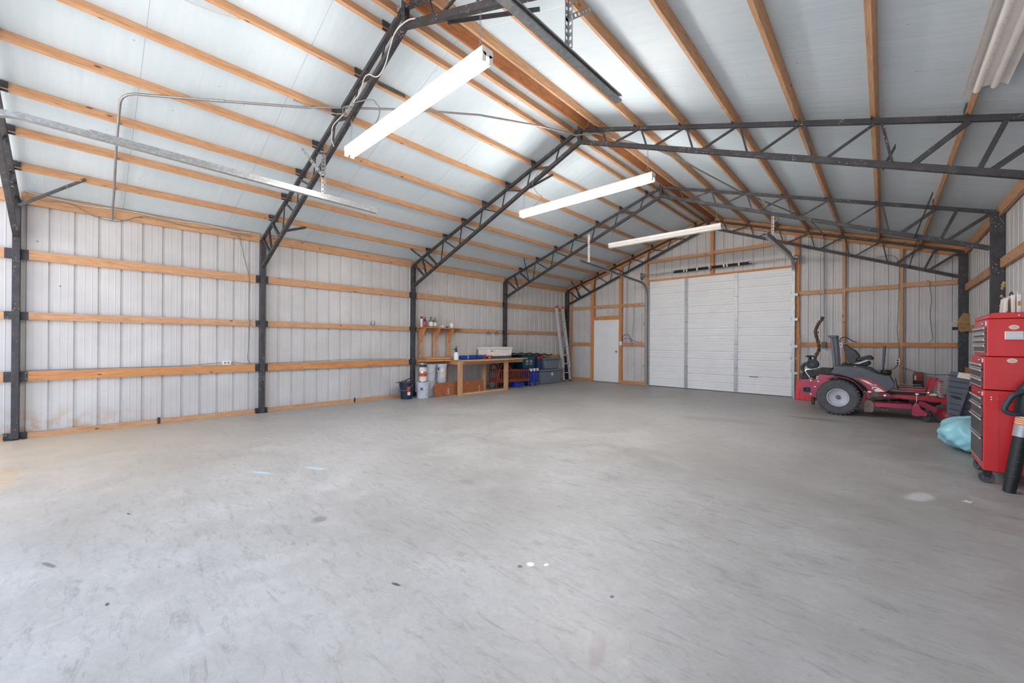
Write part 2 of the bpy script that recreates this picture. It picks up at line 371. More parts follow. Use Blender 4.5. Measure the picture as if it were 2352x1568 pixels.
# ------------------------------------------------------------------ steel columns
def make_column(side):
    sx = 1 if side == 'L' else -1; x0 = 0 if side == 'L' else W
    c = thing('steel_column', '', 'column', (x0, 0, 0), 'black steel wall columns')
    obj('shaft', MB().box((min(x0, x0-sx*.13), -.033, 0), (max(x0, x0-sx*.13), .033, 3.14)), STEEL, c, bevel=.004)
    obj('base_plate', MB().box((x0-.0-(.13 if sx > 0 else .0), -.09, 0), (x0+(.13 if sx < 0 else 0), .09, .012)), STEEL, c)
    for z, h in ((.04, .09), (.818, .13), (1.616, .1), (2.42, .13)):
        for s in (-1, 1):
            obj('girt_clip', MB().box((x0-sx*.072-.003, s*.034 if s > 0 else -.10, z-h/2-.003), (x0-sx*.072+.003, .10 if s > 0 else -.034, z+h/2+.003)), STEEL, c)
    return c
NEARTXT = ['nearest the camera', 'second from the camera', 'third from the camera', 'fourth from the camera, beside the plastic totes', 'in the far corner behind the ladder']
NEARTXT_R = ['on the right, beside the camera', 'on the right, second from the front', 'on the right just before the tool chest', 'on the right wall behind the red tool chest', 'in the far right corner with a tan pouch hung on it']
cl = make_column('L'); cr = make_column('R')
for i, y in enumerate(FY):
    for src, x0, txt in ((cl, 0, 'black steel column on the left wall, '+NEARTXT[i]), (cr, W, 'black steel column '+NEARTXT_R[i])):
        M = Matrix.Translation((x0, y, 0))
        if i == 0: src.matrix_basis = M; WM[src.name] = M; src['label'] = txt
        else: dup(src, M, txt)

# ------------------------------------------------------------------ roof trusses
T0, DT = .1131, .13528
def zb(x): return 2.656+(4.515-2.656)*min(x, W-x)/HW
tr = thing('roof_truss', '', 'roof truss', (HW, 0, 3.0), 'black welded roof trusses')
apex_t, apex_b = (HW, 0, z_chord(HW)), (HW, 0, zb(HW))
for sgn in (1, -1):
    X = (lambda t: HW*t) if sgn > 0 else (lambda t: W-HW*t)
    obj('top_chord', MB().bar((X(-.01), 0, z_chord(X(0))-.01), apex_t, .05, .05), STEEL, tr, bevel=.003)
    obj('bottom_chord', MB().bar((X(0), 0, zb(X(0))), apex_b, .055, .06), STEEL, tr, bevel=.003)
    tops = [0, .068]+[T0+DT*i for i in range(7)]
    def web(a, b, w):
        if a > 1 or b > 1: return
        obj('web_strut', MB().bar((X(a), 0, z_chord(X(a))-.02), (X(b), 0, zb(X(b))+.02), w*.7, w, (sgn, 0, 0)), STEEL, tr)
    web(0, .085, .045); web(.068, .1, .04); web(.113, .19, .045)
    for i in range(7):
        t = T0+DT*i
        if i: web(t, t+.083, .026)
        if i < 6: web(t+DT-.012, t+.107, .022)
        x = X(t)
        obj('purlin_clip', MB().box((x-.004+sgn*.024, -.075, z_chord(x)+.02), (x+.004+sgn*.024, .075, z_pur(x)+.045)), STEEL, tr)
obj('ridge_post', MB().box((HW-.03, -.028, zb(HW)-.02), (HW+.03, .028, z_chord(HW)+.12)), STEEL, tr)
TT = ['directly above the camera at the front', 'carrying the nearest lit tube light, second from the front', 'carrying the middle tube light, third from the front', 'carrying the unlit tube light near the back', 'against the back wall above the roller door']
for i, y in enumerate(FY):
    yy = y if i < 4 else y-.0
    M = Matrix.Translation((HW, yy, 3.0))
    if i == 0: tr.matrix_basis = M; WM[tr.name] = M; tr['label'] = 'black welded steel roof truss '+TT[0]
    else: dup(tr, M, 'black welded steel roof truss '+TT[i])

# ------------------------------------------------------------------ purlins
PUR = [T0+DT*i for i in range(7)]
ends = [-.05]+FY[1:4]+[12.79]
for side in ('left', 'right'):
    for i, t in enumerate(PUR):
        x = HW*t if side == 'left' else W-HW*t; nrm = (-K if side == 'left' else K, 0, 1)
        for b in range(4):
            y0 = -.05 if b == 0 else FY[b]+.006; y1 = FY[b+1]-.006 if b < 3 else 12.79
            o = lumber("roof_purlin", (x, y0, z_pur(x)), (x, y1, z_pur(x)), .038, .09, nrm, PINE, None)
            tag(o, 'pine roof purlin on the %s slope, %s up from the eave, %s bay' % (side, ORD[i], BAY[b]), 'purlin', 'pine roof purlins')
    xr = HW-.13 if side == 'left' else HW+.13
    nrm = (-K if side == 'left' else K, 0, 1)
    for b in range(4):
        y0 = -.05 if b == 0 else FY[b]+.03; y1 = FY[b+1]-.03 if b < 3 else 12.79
        o = lumber('ridge_purlin', (xr, y0, z_pur(xr)-.02), (xr, y1, z_pur(xr)-.02), .04, .13, nrm, PINE if side == 'left' else PINE_SHADE)
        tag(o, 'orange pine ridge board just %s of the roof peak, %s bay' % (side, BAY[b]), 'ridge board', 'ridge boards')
# ------------------------------------------------------------------ wall girts
GZ = [(.035, .075, 'sill board on the floor'), (.818, .126, 'lowest wall girt'), (1.616, .096, 'middle wall girt'), (2.422, .126, 'upper wall girt'), (3.168, .15, 'eave board')]
for wall, x, sg in (('left', -.095, 1), ('right', W+.095, -1)):
    for b in range(4):
        if wall == 'right' and b < 2: continue
        for z, h, nm in GZ:
            y0 = FY[b]+.04; y1 = FY[b+1]-.04
            nme = 'sill_board' if 'sill' in nm else 'eave_board' if 'eave' in nm else 'wall_girt'
            o = lumber(nme, (x, y0, z), (x, y1, z), .038, h, (0,0,1), PINE if z != .818 else PINE_O)
            tag(o, 'pine %s of the %s wall, %s bay' % (nm, wall, BAY[b]), 'girt' if nme == 'wall_girt' else 'board', 'horizontal boards of the side walls')
for z, h, nm in GZ:
    o = lumber('wall_girt' if 'girt' in nm else nm.split(' ')[0]+'_board', (-.095, -.1, z), (-.095, FY[0]-.055, z), .038, h, (0,0,1), PINE)
    tag(o, 'short pine %s of the left wall, before the nearest column' % nm, 'girt' if 'girt' in nm else 'board', 'horizontal boards of the side walls')
# back wall framing
YS = 12.83
def stud(x0, x1, z0, z1, txt, mat=PINE):
    o = lumber('wall_stud', ((x0+x1)/2, YS, z0), ((x0+x1)/2, YS, z1), x1-x0, .08, (0,1,0), mat); return tag(o, txt, 'stud', 'back wall studs')
def rail(x0, x1, z0, z1, txt, name='wall_girt', mat=PINE, cat='girt'):
    o = lumber(name, (x0, YS+.005, (z0+z1)/2), (x1, YS+.005, (z0+z1)/2), .06, z1-z0, (0,0,1), mat); return tag(o, txt, cat, 'back wall rails')
zr = lambda x: z_pur(x)-.14
stud(.03, .09, 0, zr(.06), 'pine corner stud of the back wall behind the ladder')
stud(.885, 1.01, 0, zr(.95), 'double pine stud left of the white walk door', PINE_O)
stud(1.935, 2.035, 0, zr(1.98), 'double pine stud right of the white walk door', PINE_O)
stud(2.80, 2.89, 0, zr(2.85), 'pine jamb stud on the left of the roller door')
stud(4.69, 4.78, 3.235, zr(4.73), 'short pine stud above the middle of the roller door', PINE_O)
stud(6.625, 6.72, 0, zr(6.67), 'pine jamb stud on the right of the roller door', PINE_O)
stud(7.52, 7.575, 0, zr(7.55), 'pine stud behind the mower seat')
stud(8.465, 8.515, 0, zr(8.49), 'pine stud carrying the chain end and outlet')
for a, b, z0, z1, z2, z3, nm in ((.09, .885, 2.46, 2.555, 1.21, 1.31, 'between corner stud and walk door'), (2.035, 2.80, 2.46, 2.555, 1.21, 1.31, 'between walk door and roller door'),
                          (6.72, 7.52, 2.49, 2.585, 1.25, 1.345, 'right of the roller door'), (7.575, 8.465, 2.505, 2.595, 1.25, 1.345, 'above the mower seat'), (8.515, 9.29, 2.52, 2.61, 1.26, 1.35, 'beside the far right column')):
    rail(a, b, z0, z1, 'upper pine girt of the back wall, '+nm); rail(a, b, z2, z3, 'lower pine girt of the back wall, '+nm, mat=PINE_O)
    rail(a, b, 0, .09, 'pine sill board of the back wall, '+nm, 'sill_board', PINE_O, 'board')
rail(1.01, 1.935, 2.46, 2.555, 'upper pine girt of the back wall, above the walk door')
rail(1.01, 1.935, 2.06, 2.19, 'pine header board over the white walk door', 'door_header', PINE_O, 'board')
rail(2.89, 6.625, 3.14, 3.235, 'long pine header board over the roller door', 'door_header', PINE_O, 'board')
rail(2.89, 4.69, 3.75, 3.845, 'pine girt above the roller door, left of the centre stud'); rail(4.78, 6.625, 3.77, 3.865, 'pine girt above the roller door, right of the centre stud')
for side, xa in (('left', -.1), ('right', W+.1)):
    o = lumber('end_rafter', (xa, YS-.0, z_pur(xa)-.06), (HW+(-.05 if side == 'left' else .05), YS-.0, z_pur(HW-.05)-.06), .05, .19, (0,0,1), PINE_O)
    tag(o, 'sloping pine end rafter over the %s half of the back wall' % side, 'rafter', 'end rafters')
# ------------------------------------------------------------------ doors
d = thing('door_1', '', '', (4.75, 12.78, 0)); d['kind'] = 'structure'
SEC = .634
def door_profile(z0, z1):
    pts = [(z0, 0)]
    for i in range(3):
        c = z0+(z1-z0)*(i+.5)/3 if True else 0
        a = z0+(z1-z0)*i/3
        if i: pts += [(a-.016, 0), (a-.012, .024), (a+.006, .024), (a+.022, 0)]
        for k in (.35, .68):
            b = a+(z1-z0)/3*k; pts += [(b-.012, 0), (b-.006, .007), (b+.006, .007), (b+.012, 0)]
    return pts+[(z1-.018, 0), (z1-.014, .024), (z1, .024)]
for k in range(5):
    z0, z1 = .02+SEC*k, .02+SEC*(k+1); pr = door_profile(z0, z1); pts = [(12.785+o, z) for z, o in pr]+[(12.835, z1), (12.835, z0)]
    obj('door_section', MB().prism(pts, 'x', 2.92, 6.605), DOORW, d)
for x0, x1, nm in ((2.905, 2.975, 'end_stile'), (4.015, 4.10, 'centre_stile'), (5.303, 5.388, 'centre_stile'), (6.545, 6.62, 'end_stile')):
    st = obj(nm, MB().box((x0, 12.768, .03), (x1, 12.7835, 3.18)), GALV if 'centre' in nm or x0 < 4 else WHITE, d)
    for k in range(1, 5):
        z = .02+SEC*k; m = MB().box((x0+.01, 12.758, z-.045), (x1-.01, 12.769, z+.045)).lathe([(.009, 0), (.009, x1-x0)], (x0, 12.757, z), (1,0,0), 10)
        obj('hinge', m, GALV, st)
obj('bottom_seal', MB().box((2.93, 12.79, .0), (6.6, 12.812, .021)), BLACKR, d)
lt = obj('latch', MB().box((6.42, 12.768, .93), (6.66, 12.784, .99)).box((6.5, 12.76, .94), (6.56, 12.77, .98)), WHITE, d)
obj('handle', MB().box((6.56, 12.75, .7), (6.585, 12.768, .86)), GALV, d)
obj('maker_plate', MB().box((5.66, 12.782, .44), (5.86, 12.786, .455)), DGREY, d)

d2 = thing('door_2', '', '', (1.47, 12.8, 0)); d2['kind'] = 'structure'
obj('door_slab', MB().box((1.025, 12.80, .015), (1.925, 12.84, 2.04)), DOORW, d2, bevel=.003)
obj('door_frame', MB().box((1.010, 12.80, 0), (1.0235, 12.86, 2.06)).box((1.9265, 12.80, 0), (1.935, 12.86, 2.06)).box((1.01, 12.80, 2.0415), (1.935, 12.86, 2.06)), DOORW, d2)
kb = obj('door_knob', MB().lathe([(.0, -.065), (.02, -.064), (.03, -.05), (.026, -.034), (.011, -.028), (.011, -.008), (.032, -.006), (.032, 0)], (1.855, 12.80, 1.02), (0,1,0), 20), CHROME, d2)
obj('threshold', MB().box((.98, 12.70, 0), (1.97, 12.84, .014)), DUST, d2)

# torsion spring above the roller door
ts = thing('torsion_spring', 'long steel shaft with two black striped springs above the roller door', 'door spring', (4.73, 12.66, 3.38))
obj('shaft', MB().tube([(2.75, 12.66, 3.37), (6.74, 12.66, 3.395)], .0125, 10), GALV, ts)
for x0, x1 in ((3.74, 4.68), (4.78, 5.72)):
    z0 = 3.37+.025*(x0-2.75)/4; n = 64; k = 12
    pts = [(x0+(x1-x0)*i/(n*k), 12.66+.032*cos(2*pi*i/k), z0+.025*(x1-x0)/4*i/(n*k)+.032*sin(2*pi*i/k)) for i in range(n*k+1)]
    sp = obj('spring', MB().tube(pts, .0078, 5), BLACK, ts)
    for f0, f1 in ((.30, .34), (.38, .42), (.68, .72)):
        xa = x0+(x1-x0)*f0; xb = x0+(x1-x0)*f1; obj('paint_stripe', MB().tube([(xa, 12.66, z0+.004), (xb, 12.66, z0+.005)], .0402, 14), WHITE, sp)
    obj('spring_cone', MB().lathe([(.014, -.06), (.036, -.05), (.036, 0), (.014, .01)], (x1 if x0 > 4.5 else x0, 12.66, z0+.01), (1 if x0 > 4.5 else -1, 0, 0), 16), CHROME, ts)
obj('centre_bracket', MB().box((4.722, 12.62, 3.32), (4.738, 12.785, 3.44)), GALV, ts)
for x in (2.80, 6.67):
    obj('cable_drum', MB().lathe([(.014, -.04), (.06, -.04), (.06, -.034), (.048, -.03), (.048, .025), (.06, .03), (.06, .036), (.014, .036)], (x, 12.66, 3.37 if x < 4 else 3.395), (1,0,0), 20), GALV, ts)
    obj('end_bracket', MB().box((x-.05*(1 if x < 4 else -1)-.004, 12.6, 3.25), (x-.05*(1 if x < 4 else -1)+.004, 12.785, 3.46)), GALV, ts)

# ------------------------------------------------------------------ overhead door tracks
def track_c(mb, pts, side, w=.055, h=.05, lip=.012):
    """C shaped rail swept along pts in a constant x plane, open towards side*x"""
    th = .003; prof = [(-w/2*0, 0)]
    sec = [(0, -h/2), (0, h/2), (side*w, h/2), (side*w, h/2-lip), (side*(w-th), h/2-lip), (side*(w-th), h/2-th), (side*th, h/2-th), (side*th, -h/2+th), (side*(w-th), -h/2+th), (side*(w-th), -h/2+lip), (side*w, -h/2+lip), (side*w, -h/2)]
    P = [Vector(p) for p in pts]; vs = []
    for i, p in enumerate(P):
        dd = (P[min(i+1, len(P)-1)]-P[max(0, i-1)]).normalized(); nn = Vector((0, -dd.z, dd.y))
        vs += [p+Vector((a, 0, 0))+nn*b for a, b in sec]
    n = len(sec); fs = [(i*n+k, i*n+(k+1)%n, (i+1)*n+(k+1)%n, (i+1)*n+k) for i in range(len(P)-1) for k in range(n)]
    return mb.add(vs, fs+[tuple(range(n)), tuple(reversed([len(vs)-n+k for k in range(n)]))])
def hanger(t, x, y, z0, z1, diag, mat=GALV):
    """perforated angle iron dropping from the roof to the track"""
    m = MB()
    def perf(p0, p1, u):
        p0 = Vector(p0); p1 = Vector(p1); L = (p1-p0).length; n = max(2, int(L/.05)); dd = (p1-p0)/n; dn = dd.normalized(); r = dn.cross(Vector(u)).normalized()
        for s in (-1, 1): m.bar(p0+r*s*.014, p1+r*s*.014, .009, .0025, u)
        for k in range(n+1): 
            q = p0+dd*k; m.bar(q-dn*.013, q+dn*.013, .02, .0025, u)
    perf((x, y, z0), (x, y, z1), (1,0,0)); perf((x+.018, y+.02, z0), (x+.018, y+.02, z1), (0,1,0))
    if diag: perf((x, y, z0+(z1-z0)*.45), (x, y+diag, z1), (1,0,0))
    return obj('hanger', m, mat, t)
def arc_track(y_free, z_free, y_wall, z_wall, r, zlow, n=14):
    s = 1 if y_wall > y_free else -1
    out = [(y_free, z_free)]; yc, zc = y_wall-s*r, z_wall-r
    out += [(yc+s*r*sin(a), zc+r*cos(a)) for a in [pi/2*i/n for i in range(n+1)]]
    return out+[(y_wall, zlow)]
tk = thing('door_track', 'galvanised door track hanging from the roof over the left side, nearest', 'door track', (2.85, 2.1, 3.2), 'overhead door tracks')
pts = arc_track(3.86, 3.187, .2, 3.208, .42, 2.0)
obj('rail', track_c(MB(), [(2.85, y, z) for y, z in pts], -1), GALV, tk)
obj('stiffener', MB().bar((2.85, 3.86, 3.217), (2.85, 1.0, 3.229), .004, .035).bar((2.832, 3.3, 3.232), (2.832, 1.0, 3.24), .036, .003), GALV, tk)
hanger(tk, 2.853, 3.09, 3.235, 3.72, -.25)
tk = thing('door_track', 'galvanised door track with perforated hanger near the roof peak', 'door track', (6.6, 2.1, 3.25), 'overhead door tracks')
pts = arc_track(3.93, 3.29, .12, 3.23, .38, 2.0)
obj('rail', track_c(MB(), [(6.6, y, z) for y, z in pts], 1), GALV, tk)
obj('stiffener', MB().bar((6.6, 3.88, 3.34), (6.6, .7, 3.28), .004, .062).bar((6.577, 3.88, 3.372), (6.577, .7, 3.311), .05, .003), GALV, tk)
hanger(tk, 6.598, 3.24, 3.34, 3.80, .3)
tk = thing('door_track', 'galvanised door track from the left jamb of the roller door to the roof', 'door track', (2.86, 11.0, 3.2), 'overhead door tracks')
pts = arc_track(9.06, 3.262, 12.73, 3.12, .38, .02)
obj('rail', track_c(MB(), [(2.87, y, z) for y, z in pts], 1), GALV, tk)
for z in (.6, 1.25, 1.9, 2.5): obj('jamb_bracket', MB().box((2.80, 12.70, z-.03), (2.874, 12.786, z+.03)), GALV, tk)
hanger(tk, 2.868, 9.45, 3.28, 3.97, 0, WHITE)
tk = thing('door_track', 'galvanised door track from the right jamb of the roller door to the roof', 'door track', (6.66, 11.0, 3.3), 'overhead door tracks')
pts = arc_track(9.5, 3.32, 12.73, 3.36, .36, .02)
obj('rail', track_c(MB(), [(6.64, y, z) for y, z in pts], -1, .06, .055), GALV, tk)
obj('stiffener', MB().bar((6.642, 9.5, 3.36), (6.642, 12.2, 3.40), .004, .05).bar((6.618, 9.5, 3.386), (6.618, 12.2, 3.426), .05, .003), GALV, tk)
for z in (.6, 1.25, 1.9, 2.5): obj('jamb_bracket', MB().box((6.625, 12.70, z-.03), (6.70, 12.786, z+.03)), GALV, tk)
h = hanger(tk, 6.636, 9.94, 3.4, 3.84, .6, WHITE)
obj('hanger_crossbar', MB().bar((6.636, 9.05, 3.85), (6.636, 10.75, 3.85), .004, .035), WHITE, tk)

# ------------------------------------------------------------------ shop lights
def strip_light(y, lit, label, x0=3.40, x1=5.865, z=3.575):
    t = thing('strip_light', label, 'strip light', ((x0+x1)/2, y, z), 'eight foot strip lights')
    hs = [(y-.034, z+.035), (y-.062, z+.058), (y-.062, z+.098), (y-.05, z+.108), (y+.05, z+.108), (y+.062, z+.098), (y+.062, z+.058), (y+.034, z+.035)]
    obj('housing', MB().prism(hs, 'x', x0, x1), WHITE_W, t, bevel=.002)
    for s in (-1, 1):
        tb = obj('tube', MB().tube([(x0+.02, y+s*.037, z+.012), (x1-.02, y+s*.037, z+.012)], .0195, 14), (TUBE_ON2 if y > 5 else TUBE_ON) if lit else TUBE_OFF, t)
        for xx in (x0+.008, x1-.02): obj('tube_cap', MB().tube([(xx, y+s*.037, z+.012), (xx+.012, y+s*.037, z+.012)], .0205, 14), CHROME, tb)
        for xx in (x0, x1-.008):
            obj('lamp_holder', MB().box((xx, y+s*.037-.02, z-.012), (xx+.008, y+s*.037+.02, z+.06)), WHITE, t)
    for xx, hh in ((x0+.06, zb(x0)+.0), (x1-.09, zb(x1))):
        zt = zb(xx)-.02; zz_ = z+.108; n = int((zt-zz_-.1)/.026); m = MB()
        for k in range(n):
            a = zt-k*.026; m.tube([(xx+(.006 if k%2 else 0), y+(0 if k%2 else .006), a), (xx+(.006 if k%2 else 0), y+(0 if k%2 else .006), a-.03)], .0022, 5).tube([(xx-(.006 if k%2 else 0), y-(0 if k%2 else .006), a), (xx-(.006 if k%2 else 0), y-(0 if k%2 else .006), a-.03)], .0022, 5)
        e = zt-n*.026
        m.tube([(xx, y, e), (xx-.05, y, zz_)], .002, 5).tube([(xx, y, e), (xx+.05, y, zz_)], .002, 5)
        obj('hanging_chain', m, GALV, t)
    return t
strip_light(FY[1], True, 'large lit strip light hanging from the nearest visible truss')
strip_light(FY[2], True, 'lit strip light, the second and middle one of the three in a row')
strip_light(FY[3], False, 'unlit white strip light, farthest of the three, near the roller door')
t = thing('strip_light', 'unlit two tube light with wide white reflector in the top right corner', 'strip light', (8.78, 4.55, 3.31), 'eight foot strip lights')
pr = [(-.118, -.012), (-.1, .012), (-.062, .028), (-.02, .03), (.02, .03), (.062, .028), (.1, .012), (.118, -.012)]
pts = [(8.785+a, 3.32+b) for a, b in pr]+[(8.785+a, 3.3225+b) for a, b in reversed(pr)]
obj('reflector', MB().prism(pts, 'y', 3.35, 5.79), WHITE_W, t)
for s in (-1, 1): obj('tube', MB().tube([(8.785+s*.045, 3.36, 3.312), (8.785+s*.045, 5.75, 3.312)], .021, 14), TUBE_OFF, t)
obj('housing', MB().box((8.755, 3.36, 3.3235), (8.815, 5.74, 3.345)), WHITE_W, t)
obj('rust_dust', MB().add([(8.745+.004*((i*7)%3-1), 4.2+i*.07, 3.2905) for i in range(20)]+[(8.752+.004*((i*7)%3-1), 4.215+i*.07, 3.2905) for i in range(20)]+[(8.75, 4.21+i*.07, 3.2895) for i in range(20)], [(i, 20+i, 40+i) for i in range(20)]), DUST, t)

# ------------------------------------------------------------------ conduits, cables, boxes
cd_pts = [(-.06, 1.25, 3.06), (.02, 1.25, 3.17), (.4, 1.25, 3.30), (1.48, 1.23, 3.66), (2.10, 1.23, 3.868), (2.17, 1.233, 3.892), (2.23, 1.248, 3.912), (2.285, 1.285, 3.932), (2.325, 1.34, 3.948), (2.355, 1.42, 3.96), (2.46, 1.65, 3.995), (3.01, 2.81, 4.17), (3.24, 3.19, 4.24), (3.65, 3.95, 4.38), (4.04, 4.75, 4.50), (4.39, 5.67, 4.585), (4.62, 6.28, 4.60), (4.9, 6.42, 4.585), (5.5, 7.17, 4.43), (5.73, 7.67, 4.35), (6.21, 9.46, 4.19), (6.76, 10.6, 4.01), (7.1, 11.6, 3.9), (7.18, 12.6, 3.86), (7.19, 12.77, 3.75), (7.195, 12.77, 1.36)]
cn = thing('conduit', 'long grey electrical conduit bent across the roof to the back wall', 'conduit', (3.2, 3.2, 4.2))
obj('pipe', MB().tube(cd_pts, .0135, 10), plain('conduit_zinc', (150, 150, 150), .35, .5), cn)
for p, q in (((1.45, 1.23, 3.65), (1.55, 1.23, 3.683)), ((2.6, 1.93, 4.035), (2.66, 2.06, 4.055)), ((3.62, 3.9, 4.37), (3.68, 4.0, 4.39)), ((7.195, 12.77, 2.6), (7.195, 12.77, 2.54))):
    obj('coupling', MB().tube([p, q], .0175, 10), GALV, cn)
obj('junction_box', MB().box((7.15, 12.74, 1.21), (7.235, 12.788, 1.36)), DGREY, cn, bevel=.004)
cable('truss_cable', [(4.89, 3.14, 4.43), (4.76, 3.13, 4.47), (4.57, 3.12, 4.46), (4.45, 3.12, 4.34), (4.38, 3.12, 4.23), (4.26, 3.13, 4.18), (4.15, 3.13, 4.19), (3.99, 3.13, 4.29), (3.88, 3.13, 4.29), (3.79, 3.13, 4.18), (3.59, 3.13, 4.12), (3.43, 3.13, 4.09), (3.26, 3.13, 4.08), (3.05, 3.13, 4.05), (3.02, 3.13, 3.91), (3.09, 3.13, 3.78)], .006, CABLEW, 'white cable strapped along the truss above the nearest lit tube light', 'loose cables')
cable('power_cord', [(3.6, 3.12, 4.12), (4.04, 3.13, 3.99), (4.16, 3.14, 3.89), (4.2, 3.15, 3.83), (4.15, 3.16, 3.75), (4.0, 3.17, 3.71), (3.8, 3.18, 3.688)], .006, CABLE, 'grey cord looping down to the top of the nearest lit tube light', 'loose cables')
cable('hanging_cable', [(3.69, 3.08, 3.99), (3.57, 3.1, 4.09), (3.43, 3.1, 4.13), (3.41, 3.1, 4.08), (3.5, 3.1, 4.0), (3.62, 3.1, 4.04), (3.5, 3.1, 4.10), (3.45, 3.1, 4.02)], .006, CABLE, 'knotted grey cable on the nearest visible truss beside the conduit', 'loose cables')
cable('hanging_cable', [(2.95, 2.70, 4.24), (3.12, 2.78, 4.14), (3.28, 2.88, 4.06), (3.42, 2.98, 4.01), (3.52, 3.06, 4.0)], .006, CABLE, 'grey cable drooping from the purlin left of the nearest truss', 'loose cables')
cable('hanging_cable', [(1.3, 6.3, 3.2), (3.86, 6.32, 4.27), (3.7, 6.32, 4.1), (3.8, 6.33, 3.9), (3.9, 6.34, 3.8), (3.7, 6.35, 3.7), (3.55, 6.36, 3.69)][1:], .005, CABLE, 'grey cord of the middle lit tube light', 'loose cables')
cable('wall_cable', [(-.07, 2.70, 3.14), (-.07, 2.82, 3.12), (-.07, 2.9, 2.79), (-.07, 2.98, 2.41), (-.07, 2.98, 1.94), (-.07, 2.99, 1.48), (-.07, 2.98, 1.17), (-.07, 2.97, .97), (-.07, 3.03, .89)], .006, CABLE, 'grey cable hanging down the left wall beside the second column', 'loose cables')
cable('girt_cable', [(-.085, .45, .895), (-.085, 1.2, .893), (-.085, 2.1, .896), (-.085, 2.58, .93)], .005, CABLE, 'thin cable lying on the lowest girt of the left wall to the outlet', 'loose cables')
cable('girt_cable', [(-.085, 2.74, .93), (-.085, 2.95, .9), (-.085, 3.3, .895), (-.085, 4.2, .91), (-.085, 5.2, .92), (-.085, 6.2, .895)], .005, CABLE, 'thin cable lying on the lowest girt beyond the second column', 'loose cables')
for j, (dz, txt) in enumerate(((.0, 'lower'), (.05, 'upper'))):
    pts = [(-.055-.01*j, .45, 3.34-.05+dz*.5)]+[(-.05-.01*j, .6+.24*i, 3.17+.018*sin(i*1.7+j*2)+dz-(.10 if abs(.6+.24*i-1.25) < .2 and j == 0 else 0)) for i in range(11)]
    pts[0] = (-.05, .45, 3.2+dz); cable('eave_cable', pts, .006, CABLEW if j else CABLE, '%s of the two cables along the left eave board near the conduit' % txt, 'loose cables')
ob = thing('outlet_box', 'white outlet box on the lowest girt of the left wall', 'outlet', (-.08, 2.66, .93))
obj('cover_plate', MB().box((-.115, 2.60, .885), (-.078, 2.72, .955)), WHITE, ob, bevel=.004); obj('socket', MB().box((-.0785, 2.622, .905), (-.0755, 2.65, .938)).box((-.0785, 2.67, .905), (-.0755, 2.698, .938)), CABLE, ob)
cable('purlin_cable', [(3.62, 1.2, 4.44), (3.54, 1.5, 4.425), (3.52, 1.61, 4.42), (3.53, 1.73, 4.425), (3.554, 1.86, 4.43), (3.60, 2.0, 4.445)], .006, CABLEW, 'thin cable sagging between purlins at the top left of the roof', 'loose cables')
G_ = 'back wall cables'
cable('wall_cable', [(2.21, 12.785, 3.6), (2.21, 12.785, 2.6), (2.21, 12.775, 2.5), (2.19, 12.785, 1.85), (2.18, 12.775, 1.30)], .006, CABLE, 'long grey cable from the roof down beside the walk door', G_)
cable('wall_cable', [(2.44, 12.775, 2.52), (2.45, 12.785, 2.3), (2.45, 12.785, 2.07), (2.41, 12.785, 1.61), (2.37, 12.775, 1.34)], .006, CABLE, 'shorter grey cable down to the round box beside the roller door', G_)
cable('wall_cable', [(2.06, 12.77, 1.34), (2.07, 12.77, 1.46), (2.13, 12.77, 1.55), (2.22, 12.77, 1.57), (2.31, 12.77, 1.52), (2.37, 12.77, 1.34)], .008, BLACK, 'black cable arched between switch and round box', G_)
cable('wall_cable', [(2.05, 12.765, 1.40), (2.2, 12.765, 1.45), (2.35, 12.765, 1.43), (2.55, 12.765, 1.34), (2.75, 12.765, 1.34)], .006, BLACK, 'black cable running from the switch to the roller door jamb', G_)
cable('wall_cable', [(8.455, 12.775, 2.97), (8.45, 12.775, 2.5), (8.44, 12.775, 1.9), (8.43, 12.775, 1.6), (8.455, 12.765, 1.23), (8.45, 12.765, 1.01)], .006, CABLE, 'cable stapled down the pine stud to the outlet over the mower', G_)
cable('wall_cable', [(8.86, 12.775, 2.62), (8.9, 12.77, 2.6), (8.91, 12.78, 2.45), (8.93, 12.785, 2.23), (8.91, 12.785, 1.95), (8.93, 12.785, 1.66), (8.95, 12.78, 1.42), (8.90, 12.775, 1.36)], .006, CABLE, 'wavy grey cable between the two girts near the far right column', G_)
cable('wall_cable', [(8.1, 12.78, 3.21), (8.32, 12.775, 3.22), (8.4, 12.77, 3.16), (8.44, 12.77, 3.08)], .005, CABLE, 'short curved cable behind the truss at the right of the back wall', G_)
cable('wall_cable', [(7.49, 12.765, 1.34), (7.49, 12.765, 1.42), (7.55, 12.765, 1.47), (7.63, 12.765, 1.44), (7.7, 12.765, 1.38), (7.78, 12.765, 1.355)], .008, BLACK, 'black cable looping over the stud beside the small switch', G_)
cable('power_cord', [(8.44, 12.75, .90), (8.41, 12.7, .83), (8.34, 12.5, .78), (8.24, 12.2, .775), (8.1, 11.95, .78), (7.95, 11.8, .82)], .007, DGREY, 'dark power cord hanging from the outlet to the mower', G_)
for x, z, w, h, nm, lb in ((2.015, 1.29, .085, .125, 'light_switch', 'white light switch beside the walk door'), (7.50, 1.29, .075, .115, 'light_switch', 'small white switch on the stud behind the mower seat')):
    o = thing(nm, lb, 'switch', (x, 12.77, z)); obj('cover_plate', MB().box((x-w/2, 12.755, z-h/2), (x+w/2, 12.79, z+h/2)), WHITE, o, bevel=.004); obj('toggle', MB().box((x-.008, 12.742, z-.014), (x+.008, 12.756, z+.014)), DGREY if x > 5 else WHITE, o)
o = thing('wall_outlet', 'white duplex outlet on the stud above the mower deck', 'outlet', (8.435, 12.77, .945)); obj('cover_plate', MB().box((8.398, 12.752, .885), (8.475, 12.79, 1.005)), WHITE, o, bevel=.005)
